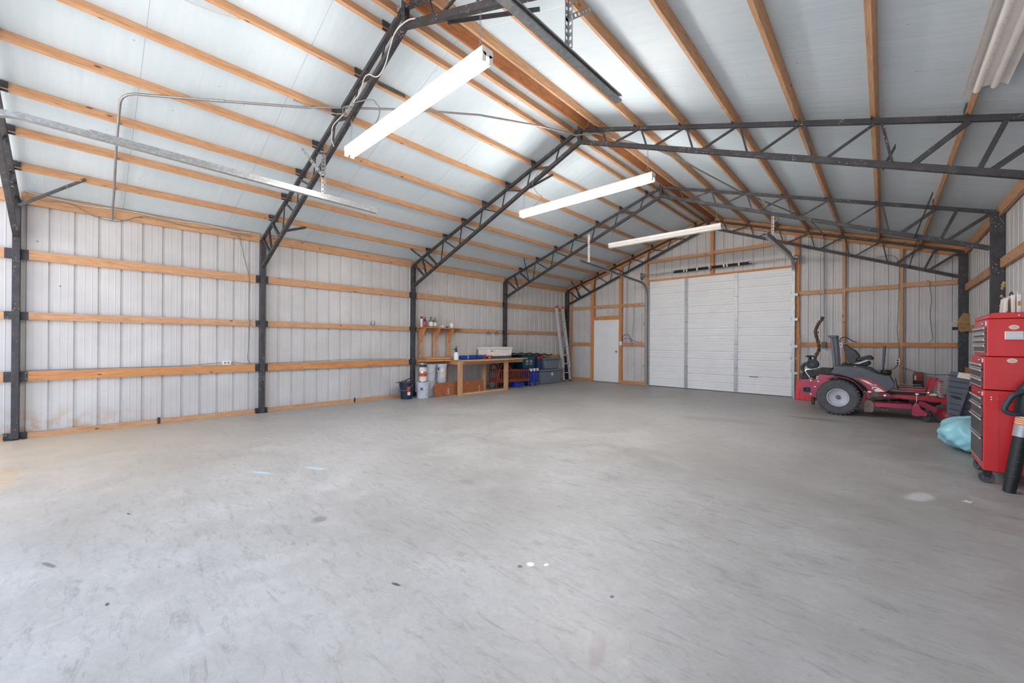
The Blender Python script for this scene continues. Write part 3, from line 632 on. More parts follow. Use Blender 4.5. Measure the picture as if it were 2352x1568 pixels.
for z in (.918, .972): obj('socket', MB().lathe([(0, -.004), (.021, -.004), (.021, 0)], (8.436, 12.752, z), (0,1,0), 14), DGREY, o)
o = thing('junction_box', 'round grey metal box on the girt left of the roller door', 'electrical box', (2.365, 12.76, 1.29)); obj('cover', MB().lathe([(0, -.03), (.05, -.028), (.055, -.02), (.055, .02)], (2.365, 12.785, 1.29), (0,1,0), 18), GALV, o)
# chain on the back wall
m = MB(); A, B = Vector((8.50, 12.74, .83)), Vector((9.27, 12.72, .74)); n = 30
for k in range(n):
    def cp(u): return A.lerp(B, u)+Vector((0, 0, -.30*u*(1-u)))
    a, b = cp(k/n), cp((k+1.25)/n); dd = (b-a).normalized(); w = Vector((0,0,1)) if k%2 else Vector((0,1,0)); w = (w-dd*w.dot(dd)).normalized()*.0085
    m.tube([a-w*.0, a+w, b+w, b, b-w, a-w, a], .0032, 5)
o = obj('chain', m, BLACKR); tag(o, 'dark steel chain sagging across the back wall over the front of the mower', 'chain')

# braces
def brace(a, b, txt): tag(obj('angle_brace', MB().bar(a, b, .03, .006, (1,0,0)).bar((a[0], a[1], a[2]-.012), (b[0], b[1], b[2]-.012), .005, .03), STEEL), txt, 'brace', 'black steel braces')
brace((.2, FY[0]+.03, 3.0), (.573, .98, 3.405), 'black angle brace from the nearest left column up to the lowest purlin')
brace((4.02, FY[1]+.03, 4.235), (3.722, 3.76, 4.455), 'black angle brace beside the conduit, from the nearest visible truss')
brace((1.13, FY[1]+.03, 3.10), (.54, 3.71, 3.37), 'black angle brace low on the nearest visible truss')
brace((.80, FY[2]-.03, 2.98), (.549, 5.89, 3.37), 'black angle brace at the left end of the middle truss')
brace((3.58, FY[2]+.03, 4.08), (3.722, 6.88, 4.42), 'black angle brace above the middle lit tube light')
brace((5.3, FY[1]+.03, 4.22), (5.9, 3.8, 4.36), 'black angle brace at the top edge beside the peak track')
brace((8.2, FY[2]+.03, 3.07), (8.3, 7.0, 3.48), 'black angle brace on the right end of the middle truss')
brace((8.55, FY[3]-.03, 2.93), (8.70, 8.9, 3.4), 'black angle brace on the right end of the fourth truss')
brace((8.6, FY[4]-.03, 2.92), (8.70, 12.1, 3.4), 'black angle brace in the far right corner')
brace((.9, FY[3]-.03, 3.0), (1.15, 9.0, 3.56), 'black angle brace at the left end of the fourth truss')
brace((.55, FY[4]-.03, 2.86), (.55, 12.1, 3.37), 'black angle brace in the far left corner above the ladder')

# ------------------------------------------------------------------ left wall bits
def horseshoe(y, z, r, lab, up=True, x=-.07):
    pts = [(x, y+r*.82*sin(a)*(1 if True else 0), z-(r*cos(a))*(1 if up else -1)) for a in [(-2.5+5*i/18) for i in range(19)]]
    tag(obj('horseshoe', MB().tube(pts, [.006+.004*sin(pi*i/18) for i in range(19)], 8), BLACKR), lab, 'horseshoe', 'horseshoes on the left wall')
horseshoe(5.351, 1.715, .058, 'horseshoe standing on the middle girt of the left wall', x=-.09)
horseshoe(8.888, 1.55, .055, 'horseshoe hung under the girt, left of two above the white lidded box', False, -.066)
horseshoe(9.205, 1.55, .06, 'horseshoe hung under the girt, right of two beside the fourth column', False, -.066)
tag(obj('splice_strap', MB().box((-.075, 1.765, .0), (-.069, 1.80, .10)), STEEL), 'small black strap on the sill board of the nearest bay', 'strap', 'sill straps')
tag(obj('splice_strap', MB().box((-.075, 4.92, .0), (-.069, 4.955, .10)), STEEL), 'small black strap on the sill board between second and third columns', 'strap', 'sill straps')
tag(obj('foam_scrap', MB().box((9.415, 12.52, 2.55), (9.42, 12.66, 3.1)), plain('grey_foam', (176, 170, 164), .9)), 'strip of grey insulation hanging behind the far right column', 'insulation')
random.seed(3)
m = MB()
for i in range(16): m.ball((W+.115+random.uniform(-.025, .015), FY[3]-.034, 1.75+random.random()*.42), (.012+.012*random.random(), .01, .012+.014*random.random()), 4)
tag(obj('nest_clumps', m, plain('mud_yellow', (190, 166, 112), .95, bump=.5, var=.2)), 'crumbly yellow nest clumps stuck on the column behind the tool chest', 'nest', kind='stuff')
m = MB()
for x, y, z in ((-.03, .40, 2.3), (-.0, .36, 2.02), (.005, FY[1]+.01, 2.62), (.004, FY[2], 2.55)): m.ball((x+.012 if x < 0 else x, y, z), (.014, .03, .03), 5)
# ------------------------------------------------------------------ shelf on the left wall
sh = thing('wall_shelf', 'pine wall shelf on three brackets holding bottles, beside the third column', 'shelf', (0, 7.1, 1.65))
obj('shelf_board', MB().prism([(-.075, 6.44), (.20, 6.44), (.20, 7.35), (.02, 7.84), (-.075, 7.84)], 'z', 1.642, 1.66), PINE_O, sh)
for y, z0 in ((6.575, .77), (6.995, .90), (7.425, .90)):
    lumber('upright', (-.055, y, z0), (-.055, y, 1.64), .09, .038, (1,0,0), PINE_OLD if y < 6.6 else PINE, sh)
    obj('gusset', MB().prism([(-.035, 1.28), (.17, 1.62), (.17, 1.641), (-.035, 1.641)], 'y', y-.012, y+.012), PINE_O, sh)
def bottle(name, lab, cat, x, y, z, r, h, neck, capc, body, labelc=None, group=None, depth=1.0):
    t = thing(name, lab, cat, (x, y, z), group)
    obj('body', MB().lathe([(0, 0), (r, .002), (r, h*.62), (r*.85, h*.7), (neck, h*.8), (neck, h*.9)], (x, y, z), n=20), body, t)
    obj('cap', MB().lathe([(neck*1.15, h*.9), (neck*1.15, h), (0, h)], (x, y, z), n=16), capc, t)
    if labelc: obj('paper_label', MB().lathe([(r*1.012, h*.12), (r*1.012, h*.52)], (x, y, z), n=20), labelc, t)
    return t
NAVY = plain('navy_plastic', (28, 44, 92), .4); TEAL = plain('dark_teal_plastic', (22, 66, 84), .5); BLUE = plain('bright_blue_plastic', (26, 56, 176), .35); BLUED = plain('blue_vinyl', (16, 70, 160), .4, var=.1)
GREYP = plain('grey_plastic', (104, 116, 130), .5, var=.05); BUCK = plain('white_pail_plastic', (200, 204, 214), .45); CREAM = plain('cream_paper', (226, 216, 200), .7); GREEN = plain('green_cap', (20, 140, 80), .4); ORANGE = plain('orange_print', (236, 120, 30), .5)
GLASS = plain('dusty_bottle_glass', (112, 118, 112), .15, var=.1); PINKR = plain('pink_red_print', (198, 66, 60), .5); CYAN = plain('cyan_plastic_film', (160, 222, 236), .3, var=.08, scale=6, bump=.2)
TAPE = plain('silver_duct_tape', (176, 176, 184), .35, .3, bump=.4)
ZS = 1.66
t = thing('spray_can', 'blue and red spray can on the shelf, leftmost but one', 'spray can', (.08, 6.60, ZS)); obj('body', MB().lathe([(0, 0), (.032, 0), (.032, .18), (.02, .2)], (.08, 6.60, ZS)), NAVY, t); obj('label_band', MB().lathe([(.0325, .03), (.0325, .13)], (.08, 6.60, ZS)), PINKR, t); obj('cap', MB().lathe([(.026, .2), (.026, .25), (0, .255)], (.08, 6.60, ZS)), RED, t)
t = thing('spray_can', 'slim black capped spray can at the left end of the shelf', 'spray can', (.05, 6.53, ZS)); obj('body', MB().lathe([(0, 0), (.026, 0), (.026, .18), (.02, .2)], (.05, 6.53, ZS)), CREAM, t); obj('cap', MB().lathe([(.024, .2), (.024, .25), (0, .255)], (.05, 6.53, ZS)), BLACK, t)
bottle('glass_bottle', 'clear bottle with black cap on the shelf', 'bottle', .07, 6.79, ZS, .058, .25, .018, BLACK, GLASS, CREAM, 'bottles on the wall shelf')
bottle('glass_bottle', 'clear bottle with green cap on the shelf', 'bottle', .07, 6.91, ZS, .048, .24, .016, GREEN, GLASS, CREAM, 'bottles on the wall shelf')
tag(obj('light_bulb', MB().lathe([(0, 0), (.014, 0), (.014, .03), (.03, .06), (.03, .08), (.0, .1)], (.07, 7.08, ZS+.03), (0,1,0), 14), WHITE), 'white bulb lying in the middle of the shelf', 'light bulb')
tag(obj('bottle_cap', MB().lathe([(0, 0), (.03, 0), (.028, .03), (0, .032)], (.08, 7.27, ZS)), BLACK), 'small dark lid on the shelf between bulb and white cup', 'lid')
o = thing('paper_cup', 'plain white cup at the right end of the shelf', 'cup', (.06, 7.44, ZS)); obj('body', MB().lathe([(0, 0), (.045, 0), (.055, .12), (.051, .12), (.042, .004), (0, .004)], (.06, 7.44, ZS)), WHITE, o)

# ------------------------------------------------------------------ workbench
wb = thing('workbench', 'pine and plywood workbench along the left wall past the third column', 'workbench', (.35, 8.2, 0))
obj('bench_top', MB().prism([(-.07, 6.5), (.22, 6.55), (.30, 7.35), (.80, 7.42), (.82, 8.8), (.70, 9.72), (-.07, 9.8)], 'z', .832, .852), PINE_P, wb)
for x, y in ((.66, 7.235), (.66, 8.85), (.0, 7.3), (.0, 9.55)):
    lumber('leg', (x, y, 0), (x, y, .74 if x < .5 else .831), .09, .09 if x > .5 else .04, (1,0,0), PINE if x > .5 else PINE_OLD, wb)
lumber('leg', (.36, 8.31, 0), (.36, 8.31, .79), .11, .05, (1,0,0), PINE_OLD, wb)
lumber('apron', (.59, 7.30, .785), (.59, 9.6, .785), .04, .09, (0,0,1), PINE, wb)
lumber('apron', (-.03, 6.5, .785), (-.03, 9.75, .785), .038, .09, (0,0,1), PINE_O, wb)
lumber('crosspiece', (0, 7.3, .785), (.6, 7.3, .785), .04, .09, (0,0,1), PINE_O, wb)
lumber('floor_rail', (.60, 7.29, .02), (.60, 8.80, .02), .08, .038, (0,0,1), PINE_P, wb)
for i, (dx, y0, y1, mt, txt) in enumerate(((.02, 6.50, 7.42, PINE_O, 'lowest'), (.05, 6.62, 7.46, PINE_P, 'middle'), (.0, 6.56, 7.38, PINE_O, 'topmost'))):
    o = lumber('scrap_board', (.10+dx, y0, .866+.028*i), (.14+dx, y1, .868+.028*i), .16, .024, (0,0,1), mt); tag(o, '%s of three scrap boards stacked on the left end of the workbench' % txt, 'board', 'scrap boards on the workbench')
t = thing('pump_sprayer', 'white pump sprayer bottle with black pump on the workbench', 'sprayer', (.40, 7.32, .852))
obj('tank', MB().lathe([(0, 0), (.062, .002), (.064, .13), (.05, .18), (.03, .2)], (.40, 7.32, .852)), WHITE, t)
obj('pump_head', MB().lathe([(.034, .2), (.034, .23), (.02, .25), (.02, .30)], (.40, 7.32, .852)).box((.385, 7.25, 1.11), (.415, 7.34, 1.135)), BLACK, t)
obj('pump_handle', MB().tube([(.40, 7.32, 1.14), (.40, 7.32, 1.18)], .008).box((.385, 7.285, 1.18), (.415, 7.355, 1.192)), BLACK, t)
t = thing('rolled_tarp', 'long rolled bright blue tarp lying on the workbench', 'rolled tarp', (.40, 7.8, .91))
obj('roll', MB().lathe([(0, 0), (.03, .0), (.052, .01), (.056, .04), (.053, .2), (.057, .3), (.054, .55), (.056, .76), (.05, .79), (0, .79)], (.40, 7.43, .909), (0,1,0), 22), BLUED, t)
for y in (7.66, 7.95): obj('strap', MB().lathe([(.0585, 0), (.0585, .02)], (.40, y, .909), (0,1,0), 22), CREAM if y < 7.8 else BLACK, t)
t = thing('small_jar', 'small clear jar with red contents in front of the white lidded box', 'jar', (.52, 8.36, .852)); obj('body', MB().lathe([(0, 0), (.042, 0), (.044, .09), (.036, .1)], (.52, 8.36, .852)), PINKR, t); obj('lid', MB().lathe([(.04, .1), (.04, .12), (0, .12)], (.52, 8.36, .852)), CREAM, t)
t = thing('small_jar', 'dark red can between the blue roll and the clear jar', 'can', (.45, 8.255, .852)); obj('body', MB().lathe([(0, 0), (.03, 0), (.03, .12), (0, .12)], (.45, 8.255, .852)), plain('dark_red_tin', (130, 40, 40), .5), t)
t = thing('cooler_box', 'white lidded box with blue grey base on the right of the workbench', 'box', (.22, 8.85, .852))
obj('base', MB().prism([(8.44, .853), (9.28, .853), (9.29, .92), (8.42, .92)], 'x', .02, .44), plain('slate_blue_plastic', (62, 86, 112), .5), t)
obj('body', MB().prism([(8.43, .921), (9.29, .921), (9.32, 1.115), (8.40, 1.115)], 'x', .01, .45), WHITE, t, bevel=.012)
obj('lid', MB().prism([(8.38, 1.116), (9.335, 1.116), (9.34, 1.16), (9.2, 1.172), (8.55, 1.176), (8.375, 1.155)], 'x', -.01, .47), WHITE, t, bevel=.01)
for y in (8.50, 9.22): obj('corner_guard', MB().box((.445, y-.05, .90), (.456, y+.05, .935)), DGREY, t)
obj('marking', MB().box((.4502, 8.47, 1.05), (.4515, 8.56, 1.075)).box((.4502, 8.60, 1.052), (.4515, 8.64, 1.064)), DGREY, t)

# ------------------------------------------------------------------ pails, paint cans, boards under and beside the bench
def pail(lab, x, y, z, r, h, mat=BUCK, lbl=None, group='white five gallon pails', rot=0):
    t = thing('pail', lab, 'bucket', (x, y, z), group)
    m = MB().lathe([(0, 0), (r*.87, 0), (r*.885, .01), (r*.95, h*.78), (r*1.03, h*.78), (r*1.03, h*.81), (r*.97, h*.81), (r*.97, h*.87), (r*1.03, h*.87), (r*1.03, h*.9), (r*.99, h*.9), (r*.99, h*.93)], (x, y, z))
    obj('body', m, mat, t); obj('lid', MB().lathe([(r*1.04, h*.93), (r*1.05, h*.96), (r*1.04, h), (r*.94, h), (r*.93, h*.985), (0, h*.985)], (x, y, z)), mat, t)
    a0 = -.9; hp = [(x+r*1.03*cos(a), y+r*1.03*sin(a), z+h*.72-.11*sin(pi*i/12)) for i, a in enumerate([a0+rot+(-1.3+2.6*i/12) for i in range(13)])]
    obj('bail_handle', MB().tube(hp, .003, 6), GALV, t)
    if lbl:
        for (a, da, z0, z1, mt) in lbl:
            n = 8; vs = []
            for i in range(n+1):
                aa = a+da*(i/n-.5)
                for zz_ in (z0, z1): rr = r*(.885+.065*zz_/.78)+.0025; vs.append((x+rr*cos(aa), y+rr*sin(aa), z+h*zz_))
            obj('printed_label', MB().add(vs, [(2*i, 2*i+2, 2*i+3, 2*i+1) for i in range(n)]), mt, t)
    return t
LB = [(-.75, .5, .52, .68, NAVY), (-.58, .28, .57, .63, WHITE)]
pail('white pail with small blue label, two paint cans stacked on it', .36, 6.37, 0, .153, .37, lbl=LB)
pail('grey white pail on the floor directly behind the two paint cans', .17, 6.70, 0, .145, .375)
pail('grey white pail in the upper row, the left one', .17, 6.70, .376, .145, .385)
pail('white pail on the floor behind the left end of the brown panel', .15, 7.04, 0, .145, .36)
pail('upper white pail with blue label, right of the upper row', .15, 7.04, .361, .15, .40, lbl=[(-.95, .45, .62, .78, NAVY), (-.85, .2, .67, .73, WHITE), (-.35, .7, .2, .74, CREAM)])
for i, (z, h, mt, l2, txt) in enumerate(((.371, .225, CREAM, PINKR, 'lower paint can with red band, standing on the white pail'), (.597, .2, CREAM, TEAL, 'upper paint can with teal band, top of the stack by the column'))):
    x, y = .34, 6.38; t = thing('paint_can', txt, 'paint can', (x, y, z), 'paint cans')
    obj('body', MB().lathe([(0, 0), (.084, 0), (.084, h), (.078, h+.001), (.07, h-.006), (0, h-.006)], (x, y, z)), CHROME, t)
    obj('paper_label', MB().lathe([(.0852, h*.08), (.0852, h*.95)], (x, y, z)), mt, t); obj('label_band', MB().lathe([(.086, h*.58), (.086, h*.92)], (x, y, z)), l2, t)
t = thing('black_bucket', 'black rubber bucket with sand and a trowel on top, leftmost container', 'bucket', (.23, 6.02, 0))
obj('body', MB().lathe([(0, 0), (.128, 0), (.13, .012), (.168, .36), (.18, .365), (.178, .385), (.168, .387), (.16, .36), (.0, .352)], (.23, 6.02, 0)), plain('dark_navy_rubber', (30, 38, 58), .55), t)
obj('bail_handle', MB().tube([(.23+.172*cos(a), 6.02+.172*sin(a), .33-.13*sin(pi*i/12)) for i, a in enumerate([-2.3+2.6*i/12 for i in range(13)])], .0035, 6), GALV, t)
def curved(t, nm, x, y, a, da, z0, z1, r0, r1, mt):
    n = 8; obj(nm, MB().add([(x+(r0+(r1-r0)*k)*cos(a+da*(i/n-.5)), y+(r0+(r1-r0)*k)*sin(a+da*(i/n-.5)), z0+(z1-z0)*k) for i in range(n+1) for k in (0, 1)], [(2*i, 2*i+2, 2*i+3, 2*i+1) for i in range(n)]), mt, t)
curved(t, 'printed_label', .23, 6.02, -.28, .42, .17, .29, .151, .1635, PINKR); curved(t, 'barcode_label', .23, 6.02, -.22, .45, .095, .165, .143, .151, WHITE)
t = thing('sand_heap', 'low heap of grey sand filling the black bucket', 'sand', (.23, 6.02, .353)); tag(t, kind='stuff')
obj('sand', MB().lathe([(.155, .0), (.12, .02), (.06, .035), (0, .04)], (.23, 6.02, .353)), DUST, t)
t = thing('trowel', 'dark trowel lying across the rim of the black bucket', 'trowel', (.22, 5.95, .40))
obj('blade', MB().bar((.30, 5.72, .385), (.22, 5.98, .412), .09, .004), BLACKR, t); obj('handle', MB().tube([(.22, 5.98, .415), (.20, 6.04, .43), (.12, 6.22, .46)], .011, 8), BLACK, t)
# brown panel leaning under the bench
t = thing('wooden_tabletop', 'long red brown wooden panel with rounded corners leaning under the workbench', 'wooden board', (.45, 7.42, 0))
M_ = Matrix.Translation((.455, 7.42, .0)) @ Matrix.Rotation(-.16, 4, 'Y') @ Matrix.Rotation(.0, 4, 'Z')
Lp, Hp = .79, .32; pf = [(-Lp, 0), (Lp, 0), (Lp, Hp-.07)]+[(Lp-.09+.09*cos(a), Hp-.07+.07*sin(a)) for a in (pi/8, pi/4, 3*pi/8, pi/2)]+[(-Lp+.13-.13*sin(a), Hp-.09+.09*cos(a)) for a in (0, pi/8, pi/4, 3*pi/8, pi/2)]
m = MB().prism([(p[0], p[1]) for p in pf], 'x', -.012, .012); m.v = [tuple(M_ @ Vector(v)) for v in m.v]
R90 = M_ @ Matrix.Rotation(pi/2, 4, 'Z')
obj('panel', m, REDWOOD, t, R90, bevel=.003)
for yy in (-.42, .6):
    m = MB()
    for k in range(9): m.box((.0125, yy+.012*(k%3)+.01*((k*5)%4), .03+.016*k), (.0135, yy+.012*(k%3)+.045, .04+.016*k))
    m.v = [tuple(M_ @ Vector(v)) for v in m.v]; obj('scraped_label', m, CREAM, t)
# brown cradle
BRW = plain('brown_stained_wood', (124, 58, 44), .5, var=.15)
t = thing('wooden_cradle', 'red brown slatted wooden cradle standing half behind the bench leg', 'cradle', (.42, 9.32, 0))
for x in (.54, .23):
    obj('bottom_rail', MB().prism([(8.62, .20), (9.98, .16), (9.98, .235), (8.62, .29)], 'x', x-.014, x+.014), BRW, t, bevel=.003)
    obj('top_rail', MB().bar((x, 8.66, .535), (x, 9.98, .49), .028, .035), BRW, t, bevel=.003)
    for k in range(17):
        y = 8.72+k*.0755; obj('slat', MB().tube([(x, y, .27-.03*(y-8.6)), (x, y, .53-.033*(y-8.6))], .011, 8), BRW, t)
for y, s in ((8.64, 1), (9.97, .45)):
    pts = [(.54+.0*i, 0) for i in range(1)]
    arch = [(.38+.175*cos(pi-pi*i/14), .24+(.50*s)*sin(pi*i/14)**.8) for i in range(15)]
    inner = [(.38+.135*cos(pi-pi*i/14), .28+(.42*s)*sin(pi*i/14)**.8) for i in range(15)]
    m = MB(); n = 15; vs = [(a, y-.012, b) for a, b in arch]+[(a, y-.012, b) for a, b in inner]+[(a, y+.012, b) for a, b in arch]+[(a, y+.012, b) for a, b in inner]
    fs = []
    for i in range(n-1): fs += [(i, i+1, n+i+1, n+i), (2*n+i+1, 2*n+i, 3*n+i, 3*n+i+1), (i+1, i, 2*n+i, 2*n+i+1), (n+i, n+i+1, 3*n+i+1, 3*n+i)]
    m.add(vs, fs).box((.205, y-.012, .2), (.555, y+.012, .29)); obj('end_arch', m, BRW, t)
    for x in (.24, .52): obj('leg', MB().tube([(x, y, .22), (x, y, .0)], [.014, .011], 10), BRW, t)
obj('arch_brace', MB().tube(spline([(.54, 8.66, .30), (.54, 8.72, .55), (.54, 8.85, .71), (.54, 8.98, .735), (.54, 9.12, .62), (.54, 9.2, .52)]), .018, 8), BRW, t)
# folded chair / tarp heap
t = thing('folding_chair', 'folded black camp chair leaning behind the cradle', 'folding chair', (.2, 9.5, .55))
for a, b in (((.12, 9.1, .40), (.12, 9.75, .78)), ((.15, 9.85, .42), (.15, 9.35, .79)), ((.10, 9.3, .38), (.10, 9.85, .77))): obj('frame_tube', MB().bar(a, b, .03, .05, (1,0,0)), BLACK, t)
obj('fabric', MB().prism([(9.15, .42), (9.85, .45), (9.7, .76), (9.3, .77)], 'x', .04, .07), plain('black_nylon', (40, 42, 48), .8, bump=.5), t)
obj('leg', MB().bar((.12, 9.15, .0), (.12, 9.2, .45), .03, .03, (1,0,0)), BLACK, t); obj('leg', MB().bar((.12, 9.85, .0), (.12, 9.8, .45), .03, .03, (1,0,0)), BLACK, t)
t = thing('clothes_bag', 'pale grey plastic bag stuffed behind the cradle arch', 'bag', (.08, 9.2, .0)); obj('bag', MB().ball((.06, 8.92, .34), (.10, .17, .34), 10), plain('pale_bag_film', (170, 182, 190), .35, bump=.5), t)
# blue wheeled bin
t = thing('wheeled_cooler', 'bright blue wheeled cooler with white corner caps beside the cradle', 'cooler', (.42, 10.2, 0))
obj('body', MB().prism([(10.08, .03), (10.36, .03), (10.40, .44), (10.04, .44)], 'x', .22, .52), BLUE, t, bevel=.012)
obj('lid', MB().box((.22, 10.03, .441), (.53, 10.41, .475)), BLUE, t, bevel=.008)
for y in (10.07, 10.22, 10.37): obj('cap', MB().box((.48, y-.04, .44), (.545, y+.04, .52)), WHITE, t, bevel=.008)
for y in (10.10, 10.36): obj('wheel', MB().lathe([(0, -.02), (.05, -.02), (.055, -.015), (.055, .015), (.05, .02), (0, .02)], (.54, y, .056), (1,0,0), 20), BLACKR, t)
obj('pull_handle', MB().tube([(.53, 10.12, .1), (.535, 10.12, .62), (.535, 10.28, .62), (.53, 10.28, .1)], .007, 8), BLACK, t)
t = thing('storage_bin', 'low bright blue bin on the floor beneath the cradle', 'bin', (.36, 9.6, 0)); obj('body', MB().prism([(9.44, 0), (9.78, 0), (9.82, .17), (9.40, .17)], 'x', .26, .48), BLUE, t, bevel=.01)
obj('wheel', MB().lathe([(0, -.02), (.05, -.02), (.055, .0), (.05, .02), (0, .02)], (.40, 9.86, .055), (1,0,0), 18), BLACKR, t)
# teal crate
t = thing('storage_tote', 'dark teal tote with white number markings, under the black tarp', 'tote', (.15, 10.2, .5), 'stacked storage totes')
obj('body', MB().prism([(9.92, .50), (10.46, .50), (10.50, .88), (9.88, .88)], 'x', -.06, .34), TEAL, t, bevel=.01); obj('lid', MB().box((-.07, 9.86, .881), (.36, 10.52, .91)), TEAL, t, bevel=.008)
for yy, s_ in ((10.10, '59'), (10.28, '59')): text('white_number', s_, .12, (.3435, yy, .72), Matrix(((0,0,1),(1,0,0),(0,1,0))), WHITE, t)
obj('white_stripe', MB().box((.3402, 10.04, .635), (.3425, 10.16, .65)).box((.3402, 10.22, .635), (.3425, 10.34, .65)), WHITE, t)
t = thing('storage_tote', 'plain dark tote on the floor that carries the teal tote', 'tote', (.05, 10.2, 0), 'stacked storage totes'); obj('body', MB().prism([(9.95, 0), (10.42, 0), (10.46, .47), (9.9, .47)], 'x', -.06, .16), NAVY, t, bevel=.01); obj('lid', MB().box((-.06, 9.89, .471), (.175, 10.47, .499)), NAVY, t, bevel=.006)
t = thing('storage_tote', 'narrow navy tote with red clips between teal and grey totes', 'tote', (.2, 10.66, .46), 'stacked storage totes')
obj('body', MB().prism([(10.56, .47), (10.77, .47), (10.78, .84), (10.55, .84)], 'x', .02, .38), NAVY, t, bevel=.01)
for y in (10.60, 10.74): obj('clip', MB().box((.34, y-.035, .80), (.40, y+.035, .86)), RED, t, bevel=.008)
t = thing('storage_tote', 'large grey lidded tote on the floor beside the ladder, lower one', 'tote', (.2, 11.2, 0), 'stacked storage totes')
obj('body', MB().prism([(10.64, 0), (11.66, 0), (11.74, .40), (10.56, .40)], 'x', -.06, .47), GREYP, t, bevel=.03); obj('lid', MB().prism([(10.53, .401), (11.77, .401), (11.77, .435), (11.72, .455), (10.58, .455), (10.53, .435)], 'x', -.07, .50), GREYP, t, bevel=.01)
obj('round_emblem', MB().lathe([(0, .0), (.05, .0), (.05, .004), (0, .004)], (.472, 11.18, .30), (1,0,0), 20), WHITE, t)
t = thing('storage_tote', 'smaller grey tote stacked on the large grey tote by the ladder', 'tote', (.2, 11.2, .456), 'stacked storage totes')
obj('body', MB().prism([(10.90, .457), (11.55, .457), (11.64, .76), (10.84, .76)], 'x', -.04, .44), GREYP, t, bevel=.025); obj('lid', MB().prism([(10.80, .761), (11.68, .761), (11.68, .79), (11.62, .812), (10.86, .812), (10.80, .79)], 'x', -.06, .47), GREYP, t, bevel=.01)
random.seed(5)
m = MB(); nx, ny = 8, 26
for i in range(nx):
    for j in range(ny):
        x = -.05+.40*i/(nx-1); y = 9.45+1.9*j/(ny-1); zt = .965-.055*max(0, (y-10.4))/1.0+.02*sin(j*1.3+i)+.012*random.random()
        m.v.append((x, y, zt))
for i in range(nx):
    for j in range(ny): v = m.v[i*ny+j]; m.v.append((v[0], v[1], v[2]-.035))
N_ = nx*ny
for i in range(nx-1):
    for j in range(ny-1):
        a = i*ny+j; m.f += [[a, a+1, a+ny+1, a+ny], [N_+a+1, N_+a, N_+a+ny, N_+a+ny+1]]; m.m += [0, 0]; m.sm += [True, True]
for j in range(ny-1):
    for a in (j, (nx-1)*ny+j): m.f.append([a, a+1, N_+a+1, N_+a]); m.m.append(0); m.sm.append(False)
for i in range(nx-1):
    for a in (i*ny, i*ny+ny-1): m.f.append([a, a+ny, N_+a+ny, N_+a]); m.m.append(0); m.sm.append(False)
tag(obj('folded_tarp', m, plain('black_tarp', (48, 50, 54), .6, bump=.4)), 'crumpled black tarp draped over the teal and grey totes', 'tarp')
t = thing('orange_cord', 'tangle of orange brown cord on the floor behind the bench leg', 'cord', (.3, 9.1, 0)); obj('cord', MB().tube(spline([(.35, 8.75, .01), (.45, 8.9, .01), (.4, 9.05, .01), (.56, 9.2, .01), (.52, 9.35, .01), (.6, 9.5, .01), (.57, 9.8, .01)]), .008, 6), plain('rust_cord', (150, 84, 66), .8), t)
# ladder
ld = thing('extension_ladder', 'aluminium extension ladder leaning on the left wall by the far corner', 'ladder', (.42, 12.1, 0))
ALU = plain('dull_aluminium', (206, 204, 204), .42, .35, var=.05)
def ladpt(y, s, off=0): return Vector((.425+off-.435*s, y+.10*s, 2.48*s))
for yb in (11.90, 12.26):
    for off, s0, s1 in ((0, 0, 1), (.035, .19, 1.02)):
        m = MB().bar(ladpt(yb+(0 if off == 0 else .012), s0, off), ladpt(yb+(0 if off == 0 else .012), s1, off), .026, .07, (1,0,.1)); ra = obj('side_rail', m, ALU, ld)
    obj('foot', MB().bar(ladpt(yb, -.0), ladpt(yb, .02), .045, .085, (1,0,.1)), BLACKR, ld); obj('rail_cap', MB().bar(ladpt(yb+.01, 1.0, .035), ladpt(yb+.01, 1.03, .035), .03, .075, (1,0,.1)), RED, ld)
for k in range(1, 9):
    s = k/8.6; a = ladpt(11.90, s); b = ladpt(12.26, s); obj('rung', MB().tube([a, b], .016, 8), ALU, ld)
    if k > 1: a = ladpt(11.92, s+.01, .04); b = ladpt(12.27, s+.01, .04); obj('rung', MB().tube([a, b], .016, 8), ALU, ld)
obj('warning_label', MB().bar(ladpt(11.90, .60, .077), ladpt(11.90, .635, .077), .02, .002, (1,0,.1)), RED, ld); obj('warning_label', MB().bar(ladpt(11.90, .56, .077), ladpt(11.90, .585, .077), .02, .002, (1,0,.1)), NAVY, ld)

